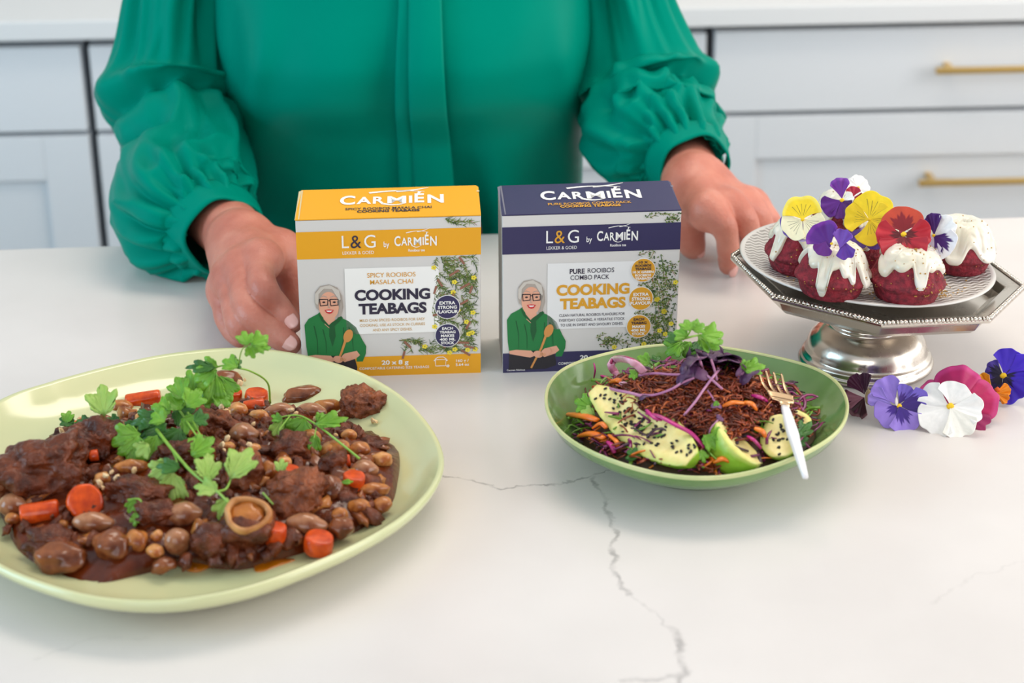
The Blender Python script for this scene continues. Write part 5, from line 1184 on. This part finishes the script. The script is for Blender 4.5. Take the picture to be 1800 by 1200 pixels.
# tray frame: centre over the foot, tipped a little to the right
tcn = (P(1286, 458, .0775)+P(1798, 504, .0615))/2; tc0 = np.array([tcn[0], tcn[1], TZ])-sb_
Rt = np.array(Matrix.Rotation(TILT, 3, 'Y')); Rt = np.array(Matrix.Rotation(math.radians(-1.2), 3, 'X')) @ Rt
TR_ = .1135
def oct_(r, z, n=12):
    c = [np.array([r*math.cos(math.radians(172+45*k)), r*math.sin(math.radians(172+45*k)), z]) for k in range(8)]; out = []
    for k in range(8):
        for i in range(n): out.append(tc0+Rt @ (c[k]*(1-i/n)+c[(k+1) % 8]*(i/n)))
    return out
V, Fc = loft([oct_(.002, -.0165), oct_(.070, -.0165), oct_(.0905, -.0160), oct_(.0965, -.0148), oct_(.1010, -.0112), oct_(.1040, -.0055), oct_(.1065, -.0028), oct_(TR_-.003, -.0018), oct_(TR_, -.0010), oct_(TR_, .0018), oct_(TR_-.0035, .0022), oct_(.1020, .0012), oct_(.0985, .0000), oct_(.0950, -.0065), oct_(.088, -.0105), oct_(.002, -.0110)])
tray = obj('tray', V, Fc, silver, stand, False); bevel(tray, .0008, 2)
for p_ in tray.data.polygons: p_.use_smooth = False
bd = MB(); cn = [np.array([TR_*math.cos(math.radians(172+45*k)), TR_*math.sin(math.radians(172+45*k)), .0024]) for k in range(8)]
V1, F1 = ico(1)
for k in range(8):
    a, b = cn[k]*.988, cn[(k+1) % 8]*.988; d = b-a; L = np.linalg.norm(d); d /= L; nn_ = 26
    for i in range(nn_):
        q = a+d*L*(i+.5)/nn_; ln, wd_ = (.0021, .0021) if i % 3 else (.0010, .0023)
        s_ = np.array([-d[1], d[0], 0]); bd.add([tc0+Rt @ (q+d*v[0]*ln+s_*v[1]*wd_+np.array([0, 0, v[2]*.0022])) for v in V1], F1, 0)
    V, Fc = tube([tc0+Rt @ (a*.984+d*L*t) for t in (0, .5, 1)], .0009, 6); bd.add(V, Fc, 1)
o = bd.build('beaded_edge', None, stand, True, [silver, tarn]); o['kind'] = 'stuff'
# patterned plate on the tray -----------------------------------------
pl_c = sb_+tc0+Rt @ np.array([P(1527, 480, .075)[0]-tcn[0], .002, .0030])
plate_m = bpy.data.materials.new('patterned_stoneware'); plate_m.use_nodes = True
def _pl():
    nt = plate_m.node_tree; N = nt.nodes; L = nt.links; b = N['Principled BSDF']; b.inputs['Roughness'].default_value = .3
    tc = N.new('ShaderNodeTexCoord'); sp = N.new('ShaderNodeSeparateXYZ'); L.new(tc.outputs['Object'], sp.inputs[0])
    def M_(op, a, b_=None, c=None):
        m = N.new('ShaderNodeMath'); m.operation = op
        for i, v in enumerate((a, b_, c)):
            if v is None: continue
            if isinstance(v, (int, float)): m.inputs[i].default_value = v
            else: L.new(v, m.inputs[i])
        return m.outputs[0]
    wv = M_('SINE', M_('MULTIPLY', sp.outputs['X'], 2*math.pi/.0078)); y = M_('ADD', sp.outputs['Y'], M_('MULTIPLY', wv, .0013))
    st = M_('SINE', M_('MULTIPLY', y, 2*math.pi/.0060)); f = M_('MULTIPLY_ADD', st, .5, .5)
    rr_ = M_('SQRT', M_('ADD', M_('MULTIPLY', sp.outputs['X'], sp.outputs['X']), M_('MULTIPLY', sp.outputs['Y'], sp.outputs['Y'])))
    edge = M_('LESS_THAN', rr_, .0945); f2 = M_('MULTIPLY', f, edge)
    r = N.new('ShaderNodeValToRGB'); r.color_ramp.elements[0].position = .45; r.color_ramp.elements[0].color = lin((212, 208, 203)); r.color_ramp.elements[1].position = .8; r.color_ramp.elements[1].color = lin((146, 140, 134)); L.new(f2, r.inputs['Fac']); L.new(r.outputs[0], b.inputs['Base Color'])
    bp = N.new('ShaderNodeBump'); bp.invert = True; bp.inputs['Strength'].default_value = .8; bp.inputs['Distance'].default_value = .001; L.new(f2, bp.inputs['Height']); L.new(bp.outputs[0], b.inputs['Normal'])
_pl()
plate = thing('dessert_plate', 'white round plate with a wavy pattern lying on the silver stand', 'plate', tuple(pl_c)); plate.rotation_euler = Matrix(Rt).to_euler()
PRd = .0985
V, Fc = lathe([(.001, 0), (.055, 0), (.058, .0006), (.082, .0028), (PRd-.001, .0060), (PRd, .0070), (PRd-.0007, .0078), (PRd-.003, .0076), (.090, .0066), (.072, .0046), (.001, .0038)], 128); obj('dish', V, Fc, plate_m, plate)
def on_plate(px, py, h=0.0):            # point at height h over the plate surface seen at a photo position
    n = Rt @ np.array([0, 0, 1.0]); o_ = pl_c+n*(.0055+h); d = ray(px, py); return CAM+d*(np.dot(o_-CAM, n)/np.dot(d, n))
crumb_m = mat('gold_crumb', (196, 152, 74), .6, c2=(150, 108, 44), nscale=300)
cr = MB(); r6 = random.Random(6)
for (px, py, sx, sy, n) in ((1392, 500, 12, 8, 40), (1545, 540, 75, 5, 170), (1650, 522, 18, 9, 130), (1690, 512, 20, 6, 30), (1530, 490, 12, 12, 40), (1480, 535, 30, 4, 50), (1625, 540, 22, 4, 50)):
    for _ in range(n):
        q = on_plate(r6.gauss(px, sx), r6.gauss(py, sy), .0002); u_ = np.linalg.norm((q-pl_c)[:2])
        if u_ > .094: continue
        r = r6.uniform(.0004, .0010); cr.add([q+v*r*np.array([1, 1, .7]) for v in ico(1)[0]], ico(1)[1])
o = cr.build('gold_crumbs', crumb_m, None, False); tag(o, 'golden crumbs scattered over the patterned plate around the cakes', 'crumbs', kind='stuff')
# bundt cakes -----------------------------------------------------------
sponge = mat('red_velvet_sponge', (146, 28, 46), .7, c2=(98, 14, 30), nscale=220, bump=.9, bscale=330, bdist=.003, detail=8)
icing = mat('white_icing', (220, 212, 190), .26, c2=(236, 232, 222), nscale=20, coat=.35, sss=.2, bump=.1, bscale=90)
CP = [(0, .0212), (.0015, .0226), (.005, .0240), (.009, .0252), (.0112, .0262), (.0128, .0286), (.0150, .0290), (.0185, .0270), (.025, .0246), (.031, .0220), (.0355, .0190), (.0385, .0150), (.0396, .0100), (.0384, .0062), (.035, .0042)]
def crad(z_i): return CP[z_i]
def cake(label, px, py, R_, drips, rot=0, tilt=(0, 0), dust=40, seed=0, holes=()):
    b = on_plate(px, py, 0); s = R_/.0284
    t = thing('bundt_cake', label, 'cake', tuple(b), group='red velvet bundt cakes on the patterned plate'); t.rotation_euler = (Matrix(Rt).to_4x4() @ Matrix.Rotation(tilt[0], 4, 'X') @ Matrix.Rotation(tilt[1], 4, 'Y')).to_euler()
    n = 96; fine = []
    zs = np.array([c[0] for c in CP]); rs = np.array([c[1] for c in CP]); cl = np.linspace(0, 1, len(CP)); tt = np.linspace(0, 1, 46)
    Z = np.interp(tt, cl, zs); Rr = np.interp(tt, cl, rs)
    def surf(i, a, off=0):
        z, r = Z[i], Rr[i]; up_ = max(0, min(1, (z-.014)/.006)); inn = 1 if tt[i] < .86 else max(0, 1-(tt[i]-.86)/.1)
        fl = 1-.13*up_*inn*(abs(math.sin(4*(a+rot)))**.7)*0-.10*up_*inn*(1-abs(math.sin(4*(a+rot)))**.6)
        q = np.array([r*math.cos(a)*fl, r*math.sin(a)*fl, z]); k = 1+.018*nz(q, 110, seed)
        i0, i1 = max(i-1, 0), min(i+1, 45); dz, dr = Z[i1]-Z[i0], Rr[i1]-Rr[i0]; l = math.hypot(dz, dr)+1e-9; nr_, nz__ = dz/l, -dr/l
        return s*(q*np.array([k, k, 1])+off*np.array([nr_*math.cos(a), nr_*math.sin(a), nz__]))
    rings = [[surf(i, 2*math.pi*j/n) for j in range(n)] for i in range(46)]; V, Fc = loft(rings); obj('sponge', V, Fc, sponge, t)
    # icing: a skin over the top running down in drips
    def low(a):
        v = .0285+.0035*math.sin(3*a+seed)+.002*math.sin(7*a+2*seed)
        for (da, w_, z0) in drips:
            d = abs((a-da+math.pi) % (2*math.pi)-math.pi); f = math.exp(-(d/w_)**4); v = v*(1-f)+z0*f
        return v
    m_ = 26; rings = []; imid = 44; n2 = 150
    itop = 45
    for k in range(m_+1):
        ring = []
        for j in range(n2):
            a = 2*math.pi*j/n2; zl = low(a); il = float(np.interp(zl, Z[:38], np.arange(38))); fi = il+(itop-il)*k/m_; i0 = min(44, int(fi)); f = fi-i0
            edge = min(1, k/2.2); off = .0021*math.sqrt(edge)+(.0007 if 1 <= k <= 4 else 0)+.0005*nz((a*2, k*.3, seed), 2)
            if k == 0: off = -.0006
            ring.append(surf(i0, a, off)*(1-f)+surf(i0+1, a, off)*f)
        rings.append(ring)
    V, Fc = loft(rings, False, True); obj('icing', V, Fc, icing, t)
    if dust:
        du = MB(); r = random.Random(seed+50)
        for _ in range(dust):
            a, i = r.gauss(-1.1, .9), r.randint(12, 43); q = surf(i, a, .0024 if Z[i] > low(a) else .0004); rr_ = r.uniform(.0003, .0007); du.add([q+v*rr_ for v in ico(1)[0]], ico(1)[1])
        o = du.build('gold_dust', crumb_m, t, False); o['kind'] = 'stuff'
    return t, b, s
H2 = -math.pi/2
cake('red velvet cake at the back of the plate under a small purple pansy', 1480, 418, .0265, [(H2, .35, .020), (H2-.9, .3, .016), (H2+.9, .25, .018), (1.5, .8, .015)], .2, (0, 0), 20, 1)
cake('red velvet cake at the left edge of the plate under the yellow and cream pansy', 1404, 472, .0275, [(H2-.95, .16, .012), (H2+.1, .22, .020), (H2+.75, .30, .010), (2.5, .5, .02)], .1, (0, 0), 90, 2)
cake('red velvet cake in the middle of the plate under the yellow pansy', 1528, 462, .0275, [(H2-.4, .2, .018), (H2+.5, .2, .02), (1, .6, .02)], .5, (0, 0), 60, 3)
cake('red velvet cake at the right of the plate, nearly covered in icing', 1681, 470, .0275, [(H2-.35, .34, .012), (H2+.75, .5, .013), (.6, .8, .012), (2.6, .7, .013), (H2-1.1, .3, .014)], .3, (0, 0), 20, 4)
cake('red velvet cake at the front left with icing running down in several drips', 1458, 514, .0272, [(H2-.42, .17, .004), (H2+.22, .16, .021), (H2+.45, .12, .016), (H2+.95, .22, .012), (H2+1.6, .5, .014), (2.6, .5, .018), (1.2, .9, .02)], .35, (0, 0), 70, 5)
cake('red velvet cake at the front right crowned by the red pansy', 1590, 522, .0280, [(H2+.16, .21, .0155), (H2-1.0, .2, .020), (H2+1.4, .3, .022), (1.5, 1.0, .02)], .0, (0, 0), 110, 6)

# pansies ----------------------------------------------------------------
petal_m = mat('pansy_petal', (255, 255, 255), .55, attr=True, sheen=.15, bump=.25, bscale=160)
cen_m = mat('pansy_eye', (246, 200, 30), .6); sep_m = mat('pansy_sepal', (96, 148, 54), .5)
def petal(par, c, ang, L, Wd, col, blotch=None, bl=.4, veins=0, edge=None, cupz=.22, ruff=.10, lift=0, seed=0, base=None, name='petal'):
    """fan petal in the flower's own plane: ang measured from +x, radius L, opening width Wd (radians)"""
    n, m = 34, 84; V = []; C = []; Fc = []; A = np.array(lin(col)); B = np.array(lin(blotch)) if blotch else A; E_ = np.array(lin(edge)) if edge else A; Bs = np.array(lin(base)) if base else None
    for i in range(n+1):
        u = i/n
        for j in range(m+1):
            v = j/m*2-1; a = ang+v*Wd/2*(1-.25*(1-u)); rl = L*(1-.20*abs(v)**2.6-.05*math.exp(-(v/.16)**2)+.02*math.sin(9*v+seed))
            r = u*rl; z = cupz*L*(u**2)*(.55-.9*(1-v*v)*.5)+ruff*L*u*u*(math.sin(5.2*v+seed)+.5*math.sin(11*v+2*seed))*.6+lift*L*u
            V.append(np.array([r*math.cos(a), r*math.sin(a), z])+np.array([0, 0, lift*.0]))
            k = 0
            if blotch:
                lim = bl*(1+.10*math.sin(13*v+seed)+.06*math.sin(37*v)+.06*math.sin(23*v+2*seed))*(1-.25*v*v); k = max(0, min(1, (lim-u)/.09))
            cc = B*k+A*(1-k)
            if edge and u > .82: f = min(1, (u-.82)/.1); cc = cc*(1-f)+E_*f
            if veins and .16 < u < veins and abs(math.sin(v*12.5)) < .24*(1-u/veins*.5) and abs(v) < .72: cc = np.array(lin((58, 42, 30)))
            if Bs is not None: f = max(0, min(1, (.30-u)/.14)); cc = cc*(1-f)+Bs*f
            C.append(tuple(cc[:3]*(.97+.06*nz((u*3, v*3, seed), 2)))+(1,))
    for i in range(n):
        for j in range(m): Fc.append((i*(m+1)+j, i*(m+1)+j+1, (i+1)*(m+1)+j+1, (i+1)*(m+1)+j))
    o = obj(name, [np.array(c)+v for v in V], Fc, petal_m, par, cols=C); o.modifiers.new('t', 'SOLIDIFY').thickness = .00045; return o
def flower(label, o_, nrm, right=(1, 0, 0), group=None, name='pansy_flower'):
    t = thing(name, label, 'flower', tuple(o_), group=group); n = np.array(nrm, float); n /= np.linalg.norm(n); x = np.array(right, float); x -= n*np.dot(n, x); x /= np.linalg.norm(x); y = np.cross(n, x)
    t.rotation_euler = Matrix(((x[0], y[0], n[0]), (x[1], y[1], n[1]), (x[2], y[2], n[2]))).to_euler(); return t
def eye_(t, r=.0022, m=None, z=.0012):
    V, Fc = blob((0, 0, z*.7), (r*.95, r*.8, r*.45), 2, .3, 2, 3); obj('flower_eye', V, Fc, m or cen_m, t)
D = math.radians
PG = 'pansy flowers on the cakes'; CG = 'pansy flowers lying on the counter'
YEL, CRM, PUR, VIO, LAV, WHT, RED, DRED, MAG = (250, 214, 26), (250, 240, 200), (92, 22, 136), (112, 78, 176), (150, 122, 214), (246, 244, 242), (186, 24, 44), (96, 8, 22), (178, 12, 92)
toCam = lambda q: toC(q)
def at_h(px, py, h): return on_plate(px, py, h)
# left cake: yellow lip upwards, cream sides, violet behind
q = at_h(1411, 386, .050); f = flower('yellow and cream pansy with violet back petals on the left cake', q, toCam(q)+np.array([-.1, 0, .15]), group=PG)
petal(f, (0, 0, -.002), D(205), .0175, D(95), VIO, ruff=.05, seed=1, cupz=.1); petal(f, (0, 0, -.002), D(275), .0165, D(80), (190, 170, 215), ruff=.05, seed=2, cupz=.1)
petal(f, (0, 0, -.0006), D(215), .0168, D(125), CRM, veins=.72, ruff=.04, seed=3, cupz=.12); petal(f, (0, 0, -.0006), D(325), .0168, D(120), CRM, veins=.72, ruff=.04, seed=4, cupz=.12)
petal(f, (0, 0, .0006), D(93), .0182, D(150), YEL, veins=.70, ruff=.04, seed=5, cupz=.12, edge=(252, 228, 90)); eye_(f, .0015)
# front left cake: purple half closed
q = at_h(1462, 428, .044); f = flower('deep purple half folded pansy on the front left cake', q, toCam(q)+np.array([-.2, 0, .0]), group=PG)
petal(f, (-.001, -.003, 0), D(118), .0205, D(105), PUR, ruff=.10, seed=1, cupz=.5, edge=(120, 40, 160)); petal(f, (-.004, .002, .001), D(250), .0115, D(110), (104, 26, 130), ruff=.08, seed=2, cupz=.3)
petal(f, (.006, -.004, .001), D(75), .0150, D(75), (118, 70, 176), ruff=.10, seed=3, cupz=.4); petal(f, (.008, .003, 0), D(285), .0150, D(75), (98, 46, 158), ruff=.08, seed=4, cupz=.3); eye_(f, .0012)
# middle cake: yellow pansy
q = at_h(1528, 386, .047); f = flower('bright yellow pansy with dark veins and violet lower petals on the middle cake', q, toCam(q)+np.array([-.25, 0, .1]), group=PG)
petal(f, (-.004, -.004, -.003), D(238), .0180, D(80), VIO, blotch=(200, 186, 226), bl=.3, ruff=.08, seed=1, cupz=.15); petal(f, (.002, -.004, -.003), D(285), .0190, D(70), (104, 66, 172), blotch=(230, 222, 236), bl=.4, ruff=.08, seed=2, cupz=.15)
petal(f, (0, 0, -.0004), D(165), .0195, D(100), YEL, veins=.6, ruff=.06, seed=3); petal(f, (0, 0, 0), D(292), .0200, D(130), YEL, veins=.6, ruff=.06, seed=4); petal(f, (0, 0, .0006), D(62), .0215, D(135), (252, 218, 18), veins=.75, ruff=.07, seed=5); petal(f, (0, 0, .0004), D(2), .0185, D(105), YEL, veins=.6, ruff=.05, seed=6); eye_(f, .0013)
# front right cake: red pansy
q = at_h(1588, 412, .046); f = flower('red pansy with a dark heart and orange edged top petal on the front right cake', q, toCam(q)+np.array([0, -.1, .35]), group=PG)
petal(f, (0, .002, -.0016), D(90), .0200, D(150), (196, 66, 40), blotch=(134, 12, 28), bl=.72, ruff=.07, seed=1, cupz=.25); petal(f, (0, 0, 0), D(186), .0205, D(95), RED, blotch=DRED, bl=.5, ruff=.12, seed=2, lift=.1); petal(f, (0, 0, 0), D(352), .0205, D(95), RED, blotch=DRED, bl=.5, ruff=.12, seed=3, lift=.1)
petal(f, (0, -.002, .001), D(236), .0210, D(105), (176, 18, 42), blotch=(110, 8, 26), bl=.4, ruff=.16, seed=4, lift=.25); petal(f, (0, -.002, .001), D(300), .0205, D(105), (176, 18, 42), blotch=(110, 8, 26), bl=.4, ruff=.16, seed=5, lift=.25); eye_(f, .0022)
# right cake: white with purple
q = at_h(1642, 414, .046); f = flower('white pansy with dark purple blotches and a green leaf on the right cake', q, toCam(q)+np.array([-.55, 0, .1]), group=PG)
petal(f, (0, 0, 0), D(88), .0170, D(62), (70, 20, 110), ruff=.14, seed=1, cupz=.3); petal(f, (0, 0, .0006), D(320), .0200, D(105), (236, 234, 240), blotch=(66, 18, 106), bl=.80, ruff=.06, seed=2); petal(f, (0, 0, 0), D(265), .0150, D(80), (222, 216, 238), ruff=.08, seed=3); petal(f, (0, 0, -.001), D(30), .0190, D(80), WHT, ruff=.08, seed=4); petal(f, (0, 0, -.001), D(190), .011, D(70), (224, 220, 240), ruff=.08, seed=5); eye_(f, .0014)
V, Fc = blob((0, 0, 0), (.0018, .0075, .0009), 2, .05); obj('sepal', [np.array([-.008, .009, -.002])+rotm(0, 0, .6) @ v for v in V], Fc, sep_m, f)
# back cake
q = at_h(1480, 352, .047); f = flower('small purple pansy with a yellow eye on the back cake', q, toCam(q)+np.array([-.1, 0, .2]), group=PG)
petal(f, (0, .001, 0), D(95), .0170, D(70), (108, 30, 146), ruff=.12, seed=1, edge=(130, 60, 170)); petal(f, (0, 0, .0004), D(205), .0170, D(85), (88, 16, 128), ruff=.08, seed=2); petal(f, (0, 0, .0002), D(262), .0150, D(75), (84, 14, 122), ruff=.08, seed=3); petal(f, (0, 0, -.0006), D(20), .0095, D(80), WHT, ruff=.08, seed=4); petal(f, (0, 0, 0), D(318), .0090, D(80), (70, 12, 96), ruff=.08, seed=5); eye_(f, .0018)
q = at_h(1500, 346, .046); f = flower('small crimson bud beside the purple pansy on the back cake', q, toCam(q)+np.array([.3, 0, .2]), group=PG)
petal(f, (0, 0, 0), D(95), .0085, D(120), (178, 20, 56), ruff=.15, seed=1, cupz=.6); petal(f, (0, 0, 0), D(220), .0080, D(120), (120, 12, 36), ruff=.15, seed=2, cupz=.6); petal(f, (0, 0, 0), D(330), .0080, D(120), (150, 16, 44), ruff=.15, seed=3, cupz=.6); V, Fc = tube([(0, -.002, -.001), (-.001, -.008, -.002), (-.003, -.013, -.004)], .0010, 6); obj('stem', V, Fc, sep_m, f)
q = at_h(1508, 330, .047); f = flower('small white pansy at the back of the back cake', q, toCam(q)+np.array([.4, .2, .2]), group=PG)
for k in range(5): petal(f, (0, 0, -.0002*k), D(90+72*k), .0105, D(95), WHT, ruff=.08, seed=k)
eye_(f, .0012)
# counter flowers
def cflower(label, px, py, z, nrm, right=(1, 0, 0)):
    q = P(px, py, z); return flower(label, q, toCam(q)+np.array(nrm, float), right, CG)
f = cflower('wilted dark maroon pansy lying left of the lavender one', 1520, 698, .014, (-.5, .0, .0))
petal(f, (0, .002, 0), D(125), .0175, D(55), (74, 10, 52), ruff=.1, seed=1, cupz=.4); petal(f, (0, .002, 0), D(82), .0165, D(45), (58, 8, 44), ruff=.1, seed=2, cupz=.4); petal(f, (0, 0, .001), D(190), .0165, D(75), (150, 92, 110), edge=(84, 14, 54), ruff=.12, seed=3, cupz=.5, lift=.1); petal(f, (0, 0, .0005), D(245), .0165, D(85), (58, 8, 26), edge=(120, 74, 84), ruff=.10, seed=4, cupz=.4); petal(f, (0, 0, 0), D(218), .0150, D(50), (88, 12, 58), ruff=.1, seed=6, cupz=.3); V, Fc = blob((.003, 0, 0), (.0025, .006, .002), 2, .1); obj('sepal', V, Fc, mat('dry_sepal', (176, 150, 116), .6), f)
f = cflower('lavender pansy with a deep purple blotch and yellow eye beside the stand foot', 1580, 713, .015, (.15, -.15, .1))
petal(f, (-.002, .001, -.002), D(120), .0225, D(80), LAV, ruff=.08, seed=1, cupz=.25); petal(f, (-.004, .0, -.002), D(150), .0200, D(60), (158, 134, 222), ruff=.08, seed=7, cupz=.2); petal(f, (0, .001, -.001), D(62), .0160, D(70), (112, 90, 190), blotch=(60, 20, 124), bl=.6, ruff=.08, seed=2, cupz=.3)
petal(f, (0, 0, 0), D(212), .0195, D(95), LAV, blotch=(64, 26, 140), bl=.52, ruff=.05, seed=3); petal(f, (0, 0, 0), D(8), .0225, D(80), (112, 92, 196), blotch=(52, 16, 116), bl=.84, ruff=.06, seed=4); petal(f, (0, 0, .001), D(290), .0205, D(100), LAV, blotch=(60, 24, 132), bl=.66, ruff=.06, seed=5); eye_(f, .0020); V, Fc = blob((-.002, .003, .0015), (.0012, .0032, .001), 2, .1); obj('stigma', V, Fc, mat('stigma_white', (236, 226, 226), .5), f)
f = cflower('large magenta pansy lying face down behind the white one', 1680, 706, .015, (.05, .15, .45))
petal(f, (0, -.002, -.001), D(150), .0300, D(80), (172, 14, 92), ruff=.06, seed=1, cupz=-.5, edge=(196, 60, 128)); petal(f, (.002, .000, .001), D(85), .0300, D(95), MAG, ruff=.06, seed=2, cupz=-.5, edge=(200, 50, 124)); petal(f, (.002, -.003, .0), D(20), .0300, D(85), (186, 10, 88), ruff=.06, seed=3, cupz=-.5, edge=(204, 60, 124)); petal(f, (.0, -.004, -.002), D(322), .0265, D(60), (148, 16, 84), ruff=.05, seed=4, cupz=-.4); petal(f, (0, -.004, -.002), D(215), .0220, D(60), (168, 16, 96), ruff=.05, seed=5, cupz=-.4)
f = cflower('white pansy with a yellow eye lying in front of the magenta one', 1670, 714, .017, (-.05, -.1, .3))
petal(f, (0, .0, -.002), D(160), .0240, D(100), (244, 242, 240), ruff=.09, seed=1); petal(f, (0, .001, -.001), D(62), .0185, D(125), WHT, ruff=.08, seed=2); petal(f, (0, 0, 0), D(222), .0255, D(100), WHT, ruff=.07, seed=3); petal(f, (0, 0, .0004), D(346), .0240, D(80), WHT, ruff=.09, seed=4); petal(f, (0, 0, .0008), D(292), .0255, D(82), (250, 247, 238), ruff=.05, seed=5); eye_(f, .0028)
f = cflower('small withered orange pansy between the magenta and blue ones', 1748, 692, .008, (.2, 0, .1))
petal(f, (0, .0, 0), D(128), .0185, D(40), (244, 164, 34), ruff=.12, seed=1, cupz=.6); petal(f, (0, 0, 0), D(20), .0125, D(60), (244, 150, 24), ruff=.15, seed=2, cupz=.5); petal(f, (0, 0, 0), D(235), .0085, D(70), (246, 176, 40), ruff=.12, seed=3); petal(f, (.001, 0, .001), D(325), .0105, D(60), (240, 140, 20), ruff=.15, seed=4, cupz=.4); V, Fc = blob((.002, .003, .002), (.0022, .0018, .0018), 2, .2); obj('flower_eye', V, Fc, mat('orange_eye', (226, 96, 18), .5), f); V, Fc = blob((0, -.005, -.001), (.003, .0014, .0012), 2, .1); obj('sepal', V, Fc, sep_m, f)
f = cflower('deep blue violet pansy with a black heart at the right edge', 1764, 660, .018, (-.35, -.0, .1))
petal(f, (0, 0, -.001), D(60), .0215, D(105), (74, 40, 206), ruff=.10, seed=1, cupz=.3); petal(f, (0, 0, -.001), D(12), .0240, D(85), (66, 32, 200), blotch=(24, 8, 60), bl=.42, ruff=.08, seed=2); petal(f, (0, 0, 0), D(150), .0150, D(90), (72, 50, 150), blotch=(20, 8, 50), bl=.8, ruff=.12, seed=3); petal(f, (0, 0, .0004), D(222), .0170, D(90), (30, 12, 80), blotch=(16, 6, 40), bl=.6, ruff=.08, seed=4); petal(f, (0, 0, .0002), D(300), .0225, D(95), (62, 34, 190), blotch=(20, 6, 56), bl=.5, ruff=.08, seed=5); eye_(f, .0026)
